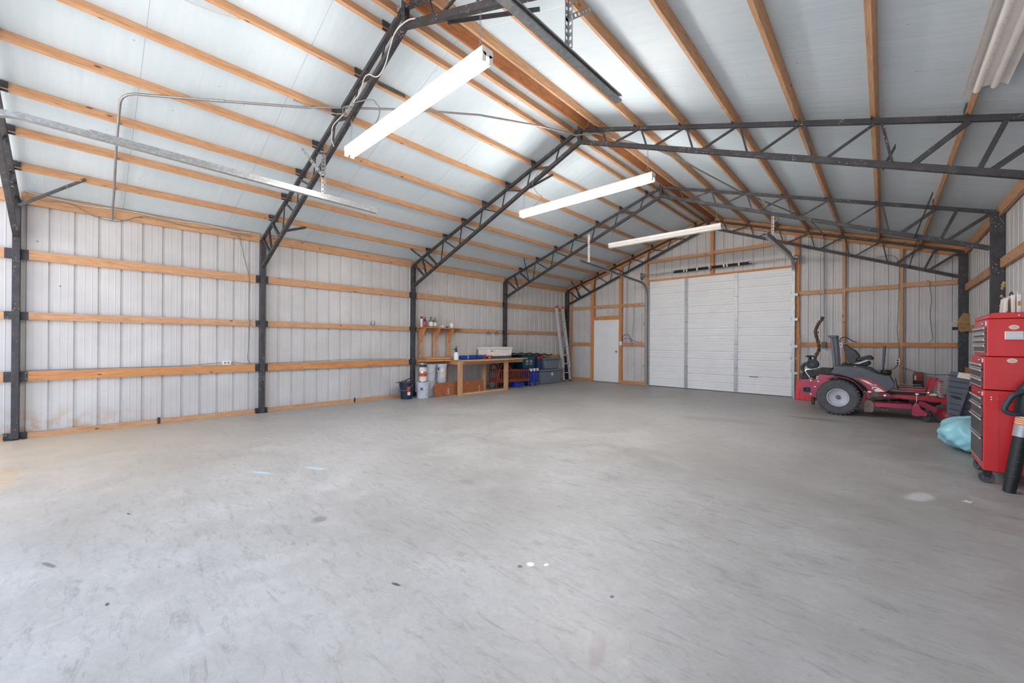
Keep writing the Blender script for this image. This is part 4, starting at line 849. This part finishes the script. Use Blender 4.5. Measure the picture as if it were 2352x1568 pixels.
# ------------------------------------------------------------------ mower
mo = thing('riding_mower', 'dark red zero turn riding mower with charcoal hood parked before the back wall', 'riding mower', (7.9, 11.15, 0))
def wheel(nm, x, y0, y1, z, r, rim, rimmat, parent, lugs=0, hubr=.03):
    y = (y0+y1)/2; hw = (y1-y0)/2
    m = MB().lathe([(rim, -hw*.7), (rim+.012, -hw*.86), (r*.86, -hw), (r*.955, -hw*.86), (r*.985, -hw*.55), (r*.985, hw*.55), (r*.955, hw*.86), (r*.86, hw), (rim+.012, hw*.86), (rim, hw*.7)], (x, y, z), (0,1,0), 44)
    for k in range(lugs):
        a = 2*pi*k/lugs
        for s in (-1, 1):
            for j, (ya, yb) in enumerate(((.15, .5), (.55, .98))):
                aa = a+(pi/lugs if s > 0 else 0)+.04*j; c, d_ = cos(aa), sin(aa); rr = r*.985 if j == 0 else r*.965
                T_ = Matrix(((c, 0, -d_, x), (0, 1, 0, y), (d_, 0, c, z), (0, 0, 0, 1)))
                m.box((rr-.012, s*ya*hw if s > 0 else -yb*hw, -.0095), (rr+.012, s*yb*hw if s > 0 else -ya*hw, .0095), M=T_)
    w = obj(nm, m, BLACKR, parent)
    obj('rim', MB().lathe([(0, -hw*.42), (rim*.66, -hw*.42), (rim*.74, -hw*.5), (rim*.82, -hw*.5), (rim*.9, -hw*.8), (rim+.002, -hw*.86), (rim+.002, -hw*.7), (rim+.002, hw*.7), (0, hw*.5)], (x, y, z), (0,1,0), 36), rimmat, w)
    obj('hub_cap', MB().lathe([(0, -hw*.66), (hubr*.9, -hw*.64), (hubr, -hw*.34)], (x, y, z), (0,1,0), 20), DGREY, w)
RIMG = plain('silver_grey_rim', (186, 188, 198), .5)
wheel('rear_wheel', 7.598, 10.47, 10.74, .322, .322, .165, RIMG, mo, 30, .038); wheel('rear_wheel', 7.598, 11.56, 11.83, .322, .322, .165, RIMG, mo, 30, .038)
wheel('front_caster', 8.965, 10.84, 10.97, .152, .152, .085, RED_B, mo, 0, .02); wheel('front_caster', 8.965, 11.50, 11.63, .152, .152, .085, RED_B, mo, 0, .02)
P_ = lambda *a: list(a)
rp = obj('rear_frame_plate', MB().prism(P_((6.989, 0.530), (7.034, 0.604), (7.275, 0.612), (7.293, 0.720), (7.466, 0.708), (7.582, 0.693), (7.514, 0.286), (7.240, 0.259), (6.997, 0.297)), 'y', 10.765, 10.785), RED_M, mo, bevel=.003)
obj('rear_frame_plate', MB().prism(P_((7.02, .30), (7.02, .52), (7.3, .55), (7.6, .6), (7.6, .25)), 'y', 11.5, 11.52), RED_M, mo)
for u, v in ((350,975), (445,985), (405,1053), (348,1147), (590,940)): pass
for x, z in ((7.167, 0.583), (7.283, 0.576), (7.235, 0.469), (7.166, 0.319)): obj('bolt', MB().lathe([(0, -.01), (.012, -.008), (.014, 0)], (x, 10.765, z), (0,1,0), 12), CHROME, rp)
x, z = (7.102, 0.406); obj('exhaust_tip', MB().lathe([(.028, .03), (.04, -.03), (.047, -.03), (.047, .03)], (x, 10.76, z), (0,1,0), 18).box((x-.06, 10.762, z-.045), (x+.06, 10.7645, z+.045)), BLACK, rp)
n = 16; arc = [(7.598+.368*cos(a), .322+.368*sin(a)) for a in [radians(118-132*i/n) for i in range(n+1)]]; arc2 = [(7.598+.376*cos(a), .322+.376*sin(a)) for a in [radians(118-132*i/n) for i in range(n+1)]]
for y0, y1 in ((10.57, 10.78), (11.5, 11.7)): obj('fender', MB().prism(arc+arc2[::-1], 'y', y0, y1), RED_M, mo)
obj('spring', MB().tube([(7.42+.10*i/60, 10.70+.018*cos(i*.9), .60+.075*i/60+.018*sin(i*.9)) for i in range(61)], .0035, 5), CHROME, mo)
hood = [(7.472, 0.750), (7.518, 0.849), (7.587, 0.896), (7.733, 0.896), (7.919, 0.890), (8.046, 0.833), (8.129, 0.781), (8.307, 0.737), (8.372, 0.597), (8.333, 0.533), (8.263, 0.465), (8.026, 0.450), (7.963, 0.537), (7.866, 0.622), (7.767, 0.680), (7.633, 0.723)]
hd = obj('hood', MB().prism(hood, 'y', 10.70, 10.95), DGREY, mo, bevel=.016)
obj('hood', MB().prism(hood, 'y', 11.35, 11.62), DGREY, mo, bevel=.016)
obj('floor_pan', MB().prism([(7.5, .55), (7.5, .80), (7.95, .80), (8.12, .66), (8.3, .48), (8.3, .44), (7.9, .44)], 'y', 10.96, 11.34), BLACK, mo)
obj('red_side_panel', MB().prism(P_((7.827, 0.692), (7.973, 0.691), (8.057, 0.655), (8.120, 0.620), (8.268, 0.477), (8.233, 0.460), (8.032, 0.451), (7.984, 0.525), (7.920, 0.627)), 'y', 10.690, 10.6985), RED_B, hd)
obj('white_swoosh', MB().prism(P_((7.893, 0.668), (7.984, 0.646), (8.089, 0.583), (8.146, 0.539), (8.233, 0.466), (8.110, 0.459), (8.079, 0.505), (8.005, 0.598)), 'y', 10.687, 10.6895), WHITE, hd)
x, z = (8.081, 0.541)
sh_ = obj('shield_emblem', MB().prism([(x-.062, z+.05), (x+.062, z+.05), (x+.062, z-.01), (x, z-.055), (x-.062, z-.01)], 'y', 10.683, 10.6865), RED_M, hd)
Rv = Matrix(((1,0,0),(0,0,-1),(0,1,0)))
text('emblem_lettering', 'FERRIS', .031, (x, 10.6825, z+.034), Rv, WHITE, sh_)
obj('emblem_letter', MB().box((x-.005, 10.681, z-.012), (x+.055, 10.6828, z+.004)).box((x-.016, 10.681, z-.042), (x+.0, 10.6828, z+.004)), WHITE, sh_)
obj('stripe', MB().prism(P_((8.032, 0.575), (8.130, 0.583), (8.130, 0.576), (8.032, 0.568)), 'y', 10.681, 10.683), CREAM, sh_)
# seat
st = obj('seat', MB().prism(P_((7.645, 1.301), (7.679, 1.309), (7.737, 1.249), (7.828, 1.184), (7.891, 1.074), (7.840, 1.020), (7.835, 0.958), (7.738, 0.934), (7.698, 1.031), (7.657, 1.180)), 'y', 10.98, 11.4), plain('grey_black_vinyl', (58, 62, 70), .55, bump=.2), mo, bevel=.03)
obj('seat_cushion', MB().prism(P_((7.738, 0.942), (7.840, 0.998), (8.018, 0.997), (8.051, 0.940), (7.974, 0.893), (7.762, 0.890)), 'y', 10.98, 11.4), BLACK, mo, bevel=.02)
for y in (10.93, 11.45):
    a = obj('armrest', MB().prism(P_((7.844, 1.038), (7.998, 1.094), (8.041, 1.095), (8.089, 1.032), (8.063, 1.019), (7.976, 1.028), (7.850, 0.991)), 'y', y-.035, y+.035), BLACK, mo, bevel=.012)
    obj('armrest_bracket', MB().prism(P_((7.755, 0.924), (8.030, 1.037), (8.052, 1.023), (7.800, 0.896)), 'y', y-.012, y+.012), GALV, a)
for y in (10.98, 11.42):
    obj('rollover_post', MB().prism(P_((7.440, 1.468), (7.482, 1.468), (7.538, 0.890), (7.496, 0.842)), 'y', y-.02, y+.02), plain('dark_grey_steel', (96, 98, 104), .45, .3), mo, bevel=.006)
    obj('rollover_post', MB().prism(P_((7.490, 1.471), (7.547, 1.467), (7.581, 0.899), (7.544, 0.860)), 'y', y-.02, y+.02), DGREY, mo, bevel=.006)
(xa, za), (xb, zb_) = (7.416, 1.468), (7.547, 1.460)
obj('rollover_hinge', MB().box((xa, 10.94, za-.03), (xb, 11.46, za+.012)), DGREY, mo, bevel=.004)
for y in (10.84, 11.55):
    (xa, za), (xb, zb_), (xc, zc) = (8.211, 0.743), (8.211, 0.898), (8.228, 1.257)
    lv = obj('steering_lever', MB().tube([(xa, y, za), (xb, y, zb_)], .011, 8), BLACK, mo)
    obj('lever_grip', MB().tube([(xb, y, zb_), (xb+.006, y, zb_+.1), (xc, y, zc+.02), (xc, y, zc)], [.014, .02, .024, .014], 12), DGREY, lv)
(xa, za), = [(8.251, 0.793)]; obj('fuel_tank', MB().lathe([(0, -.05), (.06, -.05), (.075, -.02), (.075, .03), (.06, .05), (0, .052)], (xa, 11.02, za)), BLACK, mo)
for (x, z) in ((8.277, 0.736), (7.831, 0.890)): obj('yellow_knob', MB().lathe([(0, -.014), (.02, -.014), (.023, .0), (.018, .014), (0, .014)], (x, 10.80, z)), plain('yellow_plastic', (232, 178, 30), .45), mo)
obj('control_panel', MB().prism(P_((7.577, 0.882), (7.623, 0.922), (7.725, 0.919), (7.925, 0.920), (8.054, 0.890), (8.144, 0.809), (8.170, 0.733), (8.076, 0.777), (7.914, 0.862)), 'y', 10.8, 10.93), BLACK, mo, bevel=.01)
for u in range(5):
    x = 7.62+.035*u; obj('hose', MB().tube(spline([(x, 10.82+.03*u, .88), (x+.03, 10.84+.03*u, .95-.01*u), (x+.1, 10.86, .93), (x+.14, 10.85, .89)]), .009, 6), BLACK, mo)
# engine
obj('engine_block', MB().prism(P_((7.077, 0.790), (7.253, 0.807), (7.485, 0.834), (7.485, 0.704), (7.266, 0.683), (7.065, 0.584), (6.988, 0.578)), 'y', 10.92, 11.42), plain('oily_engine_black', (44, 44, 46), .6, var=.3, scale=18, bump=.6), mo, bevel=.015)
(x, z), = [(7.158, 0.897)]
ac = obj('air_cleaner', MB().lathe([(0, -.14), (.05, -.14), (.055, -.125), (.088, -.12), (.096, -.11), (.096, .12), (.085, .14), (0, .14)], (x, 11.12, z), (0,1,0), 28), BLACK, mo)
for r_ in (.03, .065, .085): obj('ring', MB().lathe([(r_, -.143), (r_+.006, -.146), (r_+.01, -.14)], (x, 11.12, z), (0,1,0), 24), DGREY, ac)
obj('intake_hose', MB().tube(spline([(x-.06, 11.12, z-.0), (x-.12, 11.12, z+.0), (x-.165, 11.12, z-.05), (x-.165, 11.12, z-.11), (x-.12, 11.12, z-.17)]), .034, 14), plain('ribbed_hose', (66, 62, 60), .7), mo)
obj('rain_cap', MB().lathe([(.03, 0), (.03, .04), (.022, .05), (.022, .07), (.085, .07), (.06, .1), (.0, .105)], (x-.045, 11.12, z+.075)), BLACK, mo)
obj('carburettor', MB().box((x-.10, 10.93, z-.20), (x+.02, 11.05, z-.1)).tube([(x-.12, 10.95, z-.1), (x+.08, 10.95, z-.085)], .008).tube([(x-.11, 10.93, z-.12), (x-.02, 10.92, z-.27)], .011), CHROME, mo)
(xa, za), (xb, zb_), (xc, zc) = (7.253, 0.799), (7.315, 0.841), (7.485, 0.839)
obj('grab_bar', MB().tube(spline([(xa, 10.95, za-.01), (xb, 10.95, zb_), (xb+.06, 10.95, zb_+.002), (xc, 10.95, zc)]), .009, 8), DGREY, mo)
obj('muffler', MB().prism(P_((6.946, 0.698), (7.017, 0.715), (7.021, 0.606), (6.949, 0.594)), 'y', 11.0, 11.4), plain('rusty_muffler', (96, 58, 66), .7, .2), mo, bevel=.01)
obj('rear_bumper', MB().box((7.0, 10.785, .30), (7.04, 11.5, .50)), RED_M, mo, bevel=.005)
# frame
for y in (10.84, 11.48):
    m = MB().prism(P_((8.274, 0.411), (8.815, 0.429), (8.986, 0.394), (8.986, 0.348), (8.629, 0.343), (8.335, 0.361), (8.182, 0.360), (8.119, 0.425)), 'y', y-.025, y+.025); obj('frame_rail', m, RED_B, mo, bevel=.004)
    m = MB().prism(P_((8.417, 0.519), (8.737, 0.533), (8.737, 0.499), (8.417, 0.477)), 'y', y+.05, y+.09); obj('upper_rail', m, RED_B, mo)
    (xa, za), (xb, zb_) = (8.294, 0.484), (8.784, 0.489); obj('control_rod', MB().tube([(xa, y-.06, za), (xb, y-.06, zb_)], .009, 8), CHROME, mo)
    (xa, za), (xb, zb_) = (8.417, 0.554), (8.737, 0.556); obj('control_rod', MB().tube([(xa, y+.1, za), (xb, y+.1, zb_)], .008, 8), CHROME, mo)
    obj('suspension_arm', MB().prism(P_((8.741, 0.415), (8.805, 0.680), (8.837, 0.729), (8.882, 0.712), (8.883, 0.653), (8.842, 0.584), (8.787, 0.460), (8.788, 0.406)), 'y', y-.03, y+.01), RED_B, mo, bevel=.005)
    (xa, za), (xb, zb_) = (8.918, 0.689), (8.924, 0.433)
    sp = obj('shock_spring', MB().tube([(xa+(xb-xa)*i/160+.036*cos(i*2*pi*9/160), y-.03+.036*sin(i*2*pi*9/160), za+(zb_-za)*i/160) for i in range(161)], .0065, 6), ALU, mo)
    obj('shock_body', MB().tube([(xa, y-.03, za+.02), (xb, y-.03, zb_-.01)], .016, 10).lathe([(0, -.012), (.042, -.01), (.042, .0), (0, .01)], (xa, y-.03, za)), RED_M, sp)
    obj('shock_mount', MB().ball((xb, y-.04, zb_+.0), .026, 8), CHROME, sp)
    obj('caster_fork', MB().prism(P_((8.667, 0.327), (8.723, 0.326), (8.888, 0.225), (8.875, 0.158), (8.843, 0.154), (8.657, 0.259)), 'y', y-.0, y+.02), RED_M, mo)
    obj('caster_fork', MB().prism([(8.90, .14), (8.99, .14), (9.05, .42), (8.93, .42)], 'y', y-.022+.16, y-.01+.16).prism([(8.93, .30), (9.06, .30), (9.06, .42), (8.93, .42)], 'y', y-.02, y+.16), RED_B, mo)
obj('front_crossbeam', MB().box((8.80, 10.82, .33), (8.90, 11.52, .40)), RED_B, mo, bevel=.005)
obj('footplate', MB().prism([(8.30, .40), (8.80, .40), (8.80, .415), (8.30, .415)], 'y', 10.87, 11.45), BLACK, mo)
(xa, za), (xb, zb_) = (8.373, 0.698), (8.407, 0.498); obj('foot_pedal', MB().bar((xa, 10.95, za), (xb, 10.95, zb_), .05, .014, (1,0,0)), BLACK, mo)
(x, z), = [(8.831, 0.461)]; obj('warning_label', MB().box((x-.045, 10.811, z-.018), (x+.045, 10.8145, z+.018)), CREAM, mo)
for (x, z) in ((8.782, 0.488), (8.238, 0.390)): obj('bolt', MB().lathe([(0, -.02), (.018, -.018), (.022, .0), (.022, .02)], (x, 10.79, z), (0,1,0), 14), CHROME, mo)
# deck
dk = obj('cutting_deck', MB().prism(P_((8.008, 0.259), (8.081, 0.267), (8.573, 0.287), (8.564, 0.200), (8.091, 0.192), (8.029, 0.199)), 'y', 10.62, 11.75).box((8.0, 10.64, .225), (8.66, 11.73, .25)), RED_M, mo, bevel=.004)
obj('deck_bumper', MB().prism(P_((7.956, 0.263), (8.008, 0.308), (8.060, 0.302), (8.096, 0.250), (8.097, 0.153), (8.071, 0.092), (7.962, 0.092)), 'y', 10.58, 10.66), DUST, dk, bevel=.008)
obj('deck_bracket', MB().prism(P_((8.568, 0.249), (8.619, 0.327), (8.656, 0.305), (8.674, 0.235), (8.756, 0.160), (8.747, 0.113), (8.656, 0.108), (8.619, 0.094), (8.573, 0.110)), 'y', 10.57, 10.66), RED_M, dk, bevel=.006)
(x, z), = [(8.749, 0.144)]; obj('anti_scalp_wheel', MB().lathe([(0, -.04), (.05, -.04), (.058, -.03), (.058, .03), (.05, .04), (0, .04)], (x, 10.71, .062), (0,1,0), 20), BLACKR, dk)
for (x, z) in ((8.234, 0.272), (8.428, 0.306)): obj('belt_pulley', MB().lathe([(0, .0), (.12, .0), (.115, .012), (.13, .03), (.02, .04), (.02, .06), (0, .06)], (x, 11.0, z-.03)), BLACK, dk)
for (u0, z0), (u1, z1) in (((8.033, 0.444), (8.026, 0.317)), ((8.633, 0.459), (8.631, 0.333))): obj('lift_bolt', MB().tube([(u0, 10.64, z0), (u1, 10.64, z1)], .009, 8).box((u0-.022, 10.62, z0), (u0+.022, 10.66, z0+.02)), CHROME, dk)
obj('hanger_plate', MB().prism(P_((7.953, 0.438), (8.069, 0.449), (8.069, 0.379), (8.012, 0.303), (7.953, 0.290)), 'y', 10.67, 10.69), RED_M, dk)
obj('hanger_plate', MB().prism(P_((8.109, 0.430), (8.264, 0.444), (8.334, 0.388), (8.223, 0.363), (8.182, 0.394)), 'y', 10.775, 10.79), RED_M, dk)
obj('blade_housing', MB().prism(P_((8.173, 0.172), (8.295, 0.180), (8.275, 0.136), (8.193, 0.133)), 'y', 10.7, 11.0), DUST, dk)
# branch
t = thing('tree_branch', 'crooked bare branch standing upright behind the mower engine', 'branch', (7.1, 11.9, 0))
(a, b), (c, d_), (e, f), (g, h_), (i_, j_) = (7.244, 1.899), (7.126, 1.567), (7.170, 1.364), (7.191, 1.195), (7.124, 0.991)
m = MB().tube(spline([(i_-.02, 11.7, 0), (i_-.01, 11.75, .5), (i_, 11.85, j_), (g, 11.85, h_), (e, 11.85, f), (c, 11.85, d_), (c+.03, 11.85, d_+.12), ((a+c)/2+.0, 11.85, (b+d_)/2+.03), (a, 11.85, b-.05), (a+.003, 11.85, b)], 6), [.03+.006*sin(k*1.9) for k in range(55)], 10)
m.tube([(c+.01, 11.85, d_-.01), (c+.05, 11.84, d_-.02), (c+.055, 11.83, d_+.03)], [.022, .014, .004], 8)
obj('branch', m, mk_branch(), t)
# red shovel by the roller door jamb
t = thing('snow_shovel', 'red plastic shovel with wooden handle leaning on the roller door jamb', 'shovel', (6.85, 12.4, 0))
obj('blade', MB().prism([(6.69, .0), (7.06, .0), (7.06, .22), (6.95, .33), (6.86, .37), (6.80, .46), (6.72, .46), (6.70, .34)], 'y', 12.40, 12.43), RED, t, bevel=.01)
for x in (6.78, 6.88, 6.98): obj('rib', MB().tube([(x, 12.398, .03), (x, 12.398, .26)], .008, 6), RED, t)
obj('handle', MB().tube([(6.755, 12.43, .40), (6.745, 12.66, 1.53)], .015, 10), PINE_OLD, t)
# blower engine / canister behind
t = thing('blower_canister', 'dark red machine with black base standing at the back wall behind the mower', 'machine', (8.74, 12.6, 0))
obj('housing', MB().prism([(8.66, .56), (8.81, .56), (8.815, .72), (8.79, .75), (8.68, .75), (8.655, .72)], 'y', 12.5, 12.66), plain('dark_red_gloss', (128, 16, 24), .25, coat=.6), t, bevel=.01)
obj('base', MB().box((8.66, 12.5, .30), (8.81, 12.66, .559)), BLACK, t, bevel=.006); obj('stand', MB().box((8.64, 12.46, .0), (8.83, 12.70, .299)), BLACKR, t, bevel=.01)
obj('spec_label', MB().box((8.675, 12.496, .59), (8.705, 12.4995, .68)), CREAM, t); obj('hose', MB().tube(spline([(8.655, 12.5, .74), (8.64, 12.48, .6), (8.65, 12.47, .45)]), .008, 6), GALV, t)
# pouch hanging on the corner column
TAN = plain('tan_leather', (164, 132, 88), .8, bump=.4, var=.12)
t = thing('leather_pouch', 'tan stitched leather pouch hanging on the far right column', 'pouch', (9.36, 12.62, 1.75))
pf = [(9.36, 1.93), (9.42, 1.92), (9.475, 1.88), (9.46, 1.76), (9.44, 1.62), (9.40, 1.56), (9.34, 1.555), (9.29, 1.60), (9.285, 1.70), (9.31, 1.82)]
pf = [(x-.02, z) for x, z in pf]
obj('flap', MB().prism(pf, 'y', 12.58, 12.62), TAN, t, bevel=.012)
for z in (1.64, 1.72, 1.80): obj('stitching', MB().tube([(9.29 if z < 1.75 else 9.32, 12.576, z), (9.42, 12.576, z-.012)], .0025, 5), BLACK, t)
obj('ring', MB().tube([(9.24+.045*cos(a), 12.60, 1.71+.055*sin(a)) for a in [2*pi*i/16 for i in range(17)]], .01, 8), CREAM, t); obj('strap', MB().box((9.20, 12.58, 1.60), (9.29, 12.62, 1.66)), BLACK, t, bevel=.01)
# ------------------------------------------------------------------ tool chest
tcst = thing('tool_chest', 'tall red three part rolling tool chest on casters at the right', 'tool chest', (9.13, 7.12, 0))
XF, XB, Y0, Y1 = 8.905, 9.37, 6.77, 7.475
REDD = plain('red_powder_coat', (212, 40, 46), .34, coat=.3, var=.03, scale=2); FACE = plain('grey_drawer_face', (92, 88, 90), .4, .2, var=.1)
obj('cabinet', MB().box((XF, Y0, .13), (XB, Y1, .885)), REDD, tcst, bevel=.006)
mid = obj('middle_chest', MB().box((XF, Y0+.002, .892), (XB, Y1-.002, 1.20)), REDD, tcst, bevel=.006)
top = obj('top_chest', MB().box((XF+.02, Y0, 1.205), (XB, Y1, 1.555)), REDD, tcst, bevel=.006)
obj('lid', MB().prism([(XF+.02, 1.558), (XB, 1.558), (XB, 1.612), (XF+.06, 1.612), (XF+.02, 1.590)], 'y', Y0, Y1), REDD, tcst, bevel=.006)
def drawers(xf, rows, par=tcst):
    for z1, z0 in rows:
        dr = obj('drawer', MB().box((xf-.012, Y0+.035, z0+.006), (xf-.0005, Y1-.09, z1-.004)), FACE, par, bevel=.002)
        obj('handle', MB().prism([(xf-.013, z1-.018), (xf-.021, z1-.016), (xf-.024, z1-.002), (xf-.02, z1+.003), (xf-.012, z1-.004)], 'y', Y0+.03, Y1-.05), ALU, dr)
        obj('lower_trim', MB().box((xf-.016, Y0+.035, z0+.006), (xf-.0125, Y1-.09, z0+.014)), ALU, dr)
drawers(XF+.02, ((1.478, 1.425), (1.423, 1.370), (1.368, 1.312), (1.310, 1.235)), top)
drawers(XF, ((1.130, 1.078), (1.076, .988), (.986, .905)), mid)
drawers(XF, ((.812, .732), (.728, .618), (.612, .435), (.430, .20)))
for xf, z in ((XF+.02, 1.515), (XF, 1.165), (XF, .848)):
    obj('lock', MB().lathe([(0, .012), (.008, .012), (.010, 0)], (xf, Y0+.20, z), (-1,0,0), 12), CHROME, tcst); pl_ = obj('name_plate', MB().box((xf-.004, Y0+.06, z-.018), (xf-.0005, Y0+.15, z+.018)), CHROME, tcst); obj('plate_print', MB().box((xf-.005, Y0+.072, z-.01), (xf-.0042, Y0+.138, z+.01)), DGREY, pl_)
for x, z in ((9.085, 1.475), (9.075, 1.168)): 
    ov = [(x+.031*cos(a), z+.021*sin(a)) for a in [2*pi*i/24 for i in range(24)]]; e = obj('oval_badge', MB().prism(ov, 'y', Y0-.003, Y0+.0018-.0002*0), CREAM, tcst)
    for k in range(3): obj('badge_print', MB().box((x-.016, Y0-.0038, z-.009+.008*k), (x+.016, Y0-.0031, z-.007+.008*k)), PINKR, e)
gr = obj('side_handle', MB().box((9.03, Y0-.012, 1.37), (9.14, Y0-.0005, 1.44)), CHROME, tcst, bevel=.003); obj('handle_lip', MB().box((9.026, Y0-.026, 1.362), (9.145, Y0-.010, 1.371)).box((9.03, Y0-.015, 1.418), (9.14, Y0-.0122, 1.421)), CHROME, gr)
obj('screw', MB().lathe([(0, .004), (.006, .003), (.007, 0)], (9.115, Y0, 1.585), (0,-1,0), 12), CHROME, tcst)
obj('side_seam', MB().box((8.992, Y0-.003, .13), (8.997, Y0-.0005, .86)).box((8.997, Y0-.003, .855), (XB, Y0-.0005, .86)), REDD, tcst); obj('side_rail', MB().box((8.985, Y0-.014, .790), (9.20, Y0-.0005, .825)), REDD, tcst, bevel=.003)
for x, z in ((8.955, .80), (8.955, .822)): obj('screw', MB().lathe([(0, .004), (.006, .003), (.007, 0)], (x, Y0, z), (0,-1,0), 10), CHROME, tcst)
for i, (x, y, ax) in enumerate(((8.935, 6.85, (0,1,0)), (8.945, 7.40, (1,.4,0)), (9.32, 6.85, (0,1,0)), (9.32, 7.40, (0,1,0)))):
    c = obj('caster', MB().box((x-.035, y-.035, .118), (x+.035, y+.035, .1295)).prism([(x-.012, .055), (x+.02, .055), (x+.035, .118), (x-.03, .118)], 'y', y-.024, y-.020).prism([(x-.012, .055), (x+.02, .055), (x+.035, .118), (x-.03, .118)], 'y', y+.020, y+.024), BLACK, tcst)
    obj('caster_wheel', MB().lathe([(0, -.014), (.02, -.016), (.024, -.01), (.04, -.01), (.05, -.014), (.053, -.008), (.053, .008), (.05, .014), (.024, .01), (0, .014)], (x, y, .053), ax, 24), BLACKR, c)
# white tools on the chest
for i, (x, w, z, txt) in enumerate(((9.090, .022, .16, 'leftmost, slightly tilted white cased tool standing on the red chest'), (9.131, .026, .185, 'middle white cased tool standing on the red chest'), (9.164, .028, .19, 'rightmost white cased tool with yellow window on the red chest'))):
    t = thing('cased_tool', txt, 'tool', (x, 7.2, 1.612), 'white tools on the tool chest')
    tl = .012 if i == 0 else 0
    obj('case', MB().prism([(x-w/2-tl, 1.613), (x+w/2-tl, 1.613), (x+w/2, 1.612+z), (x-w/2, 1.612+z)], 'y', 7.10, 7.30), WHITE, t, bevel=.004)
    obj('panel', MB().box((x-w/2+.005, 7.097, 1.64), (x+w/2-.005, 7.0995, 1.60+z*.8)), CREAM if i < 2 else WHITE, t)
    if i == 2: obj('window', MB().box((x-.008, 7.0945, 1.69), (x+.010, 7.0965, 1.735)), plain('amber_window', (190, 150, 70), .4), t)
    if i: obj('handle_loop', MB().tube(spline([(x, 7.14+.0*i, 1.610+z), (x, 7.15, 1.635+z), (x, 7.2, 1.648+z), (x, 7.25, 1.635+z), (x, 7.26, 1.610+z)]), .005, 8), BLACK if i == 1 else WHITE, t)
# leaf blower leaning on the chest
t = thing('leaf_blower', 'black leaf blower with taped tube leaning nozzle down on the tool chest', 'leaf blower', (9.04, 6.62, 0))
A, B, C_ = Vector((9.035, 6.60, .004)), Vector((9.12, 6.64, .60)), Vector((9.175, 6.665, .98)); D = (B-A)
obj('tube', MB().tube([A, A+D*.18, A+D*.181, A+D*.83], [.040, .041, .0465, .0485], 22), BLACK, t)
obj('tape', MB().tube([A+D*.83, A+D*1.0], [.0525, .054], 18), TAPE, t); obj('orange_band', MB().tube([A+D*1.0, A+D*1.13], [.052, .054], 18), ORANGE, t)
for k in range(4): p = A+D*(1.02+.03*k); obj('band_print', MB().tube([p, p+D*.012], .0545+.0003, 18), WHITE, t)
obj('housing', MB().tube([A+D*1.13, A+D*1.2, A+D*1.5, C_+Vector((.03, 0, .0))], [.052, .07, .085, .075], 18), plain('dark_green_black_plastic', (38, 44, 46), .5), t)
obj('handle', MB().tube(spline([(9.17, 6.62, .91), (9.11, 6.60, .90), (9.055, 6.59, .865), (9.02, 6.59, .79), (9.005, 6.59, .735), (9.03, 6.59, .71), (9.08, 6.60, .70), (9.105, 6.62, .715)]), [.022]*7+[.021]*36, 12), plain('blue_black_grip', (54, 60, 72), .45), t)
for k in range(10): p = A+D*(.25+.055*k); obj('length_mark', MB().bar(p+Vector((-.028, -.042, 0)), p+Vector((.012, -.05, 0)), .002, .002), DGREY, t) if k % 2 == 0 else None
# cyan bag
random.seed(11)
m = MB(); n = 40; vs = []; c0 = Vector((9.06, 8.42, .0))
for i in range(n+1):
    th = pi*i/n/1.0
    for k in range(2*n):
        ph = 2*pi*k/(2*n); fold = 1+.05*sin(5*ph+2*th)+.035*sin(9*ph-4*th)+.03*sin(14*ph+7*th+2*sin(3*th))
        r = sin(th)**.75; z = .215+.20*cos(th)
        vs.append((c0.x+.33*r*fold*cos(ph), c0.y+.50*r*fold*sin(ph), max(.002, z*(1+.03*sin(7*ph)))))
m.add(vs, [(i*2*n+k, i*2*n+(k+1)%(2*n), (i+1)*2*n+(k+1)%(2*n), (i+1)*2*n+k) for i in range(n) for k in range(2*n)], 0, True)
tag(obj('plastic_bag', m, CYAN), 'full light blue plastic bag on the floor behind the tool chest', 'bag')
# plastic ramps
RMP = plain('slate_ramp_plastic', (88, 92, 104), .6, var=.08)
for i, (dx, dy, sc, txt) in enumerate(((0, 0, 1, 'nearer slate grey plastic ramp standing on end behind the blue bag'), (.13, .10, .97, 'farther slate grey plastic ramp, mostly hidden by the tool chest'))):
    t = thing('plastic_ramp', txt, 'ramp', (8.98+dx, 9.0+dy, 0), 'plastic ramps')
    y = 9.0+dy; pf = [(8.87, .0), (8.845, .66), (8.885, .95), (9.06, .93), (9.045, .70), (8.96, .34), (8.935, .0)] if i == 0 else [(8.97, .0), (8.98, .34), (9.05, .72), (9.13, .86), (9.20, .85), (9.20, 0)]
    bd = obj('body', MB().prism(pf, 'y', y, y+.05), RMP, t, bevel=.006)
    for k in range(12):
        z = .06+.075*k; xa = 8.865-.02*z if i == 0 else 8.985+.04*z; xb = (8.935+.07*max(0, min(1, (z-.1)/.6)) if z < .7 else 9.04) if i == 0 else 9.18
        if z < .9 - .1*i and not .55 < z < .64: obj('rib', MB().bar((xa+.01, y-.002, z+.012), (xb-.01, y-.002, z-.012), .006, .008), BLACK, bd)
    if i == 0: 
        ov = [(8.93+.055*cos(a)+.0, .60-.018*cos(a)+.02*sin(a)) for a in [2*pi*j/20 for j in range(20)]]; obj('hand_slot', MB().prism(ov, 'y', y-.004, y-.0005), BLACK, bd)
tag(obj('paper_sheet', MB().prism([(8.94, .872), (9.055, .85), (9.06, .925), (8.955, .942)], 'y', 8.990, 8.994), CREAM), 'sheet of white paper stuck on top of the nearer ramp', 'paper')
# debris on the floor
for x, y, txt in ((8.73, 6.0, 'small white scrap of paper on the floor before the tool chest'),):
    tag(obj('paper_scrap', MB().bar((x-.03, y-.01, .004), (x+.03, y+.015, .006), .012, .004).bar((x-.01, y+.03, .005), (x+.015, y-.03, .006), .012, .004), WHITE), txt, 'scrap')
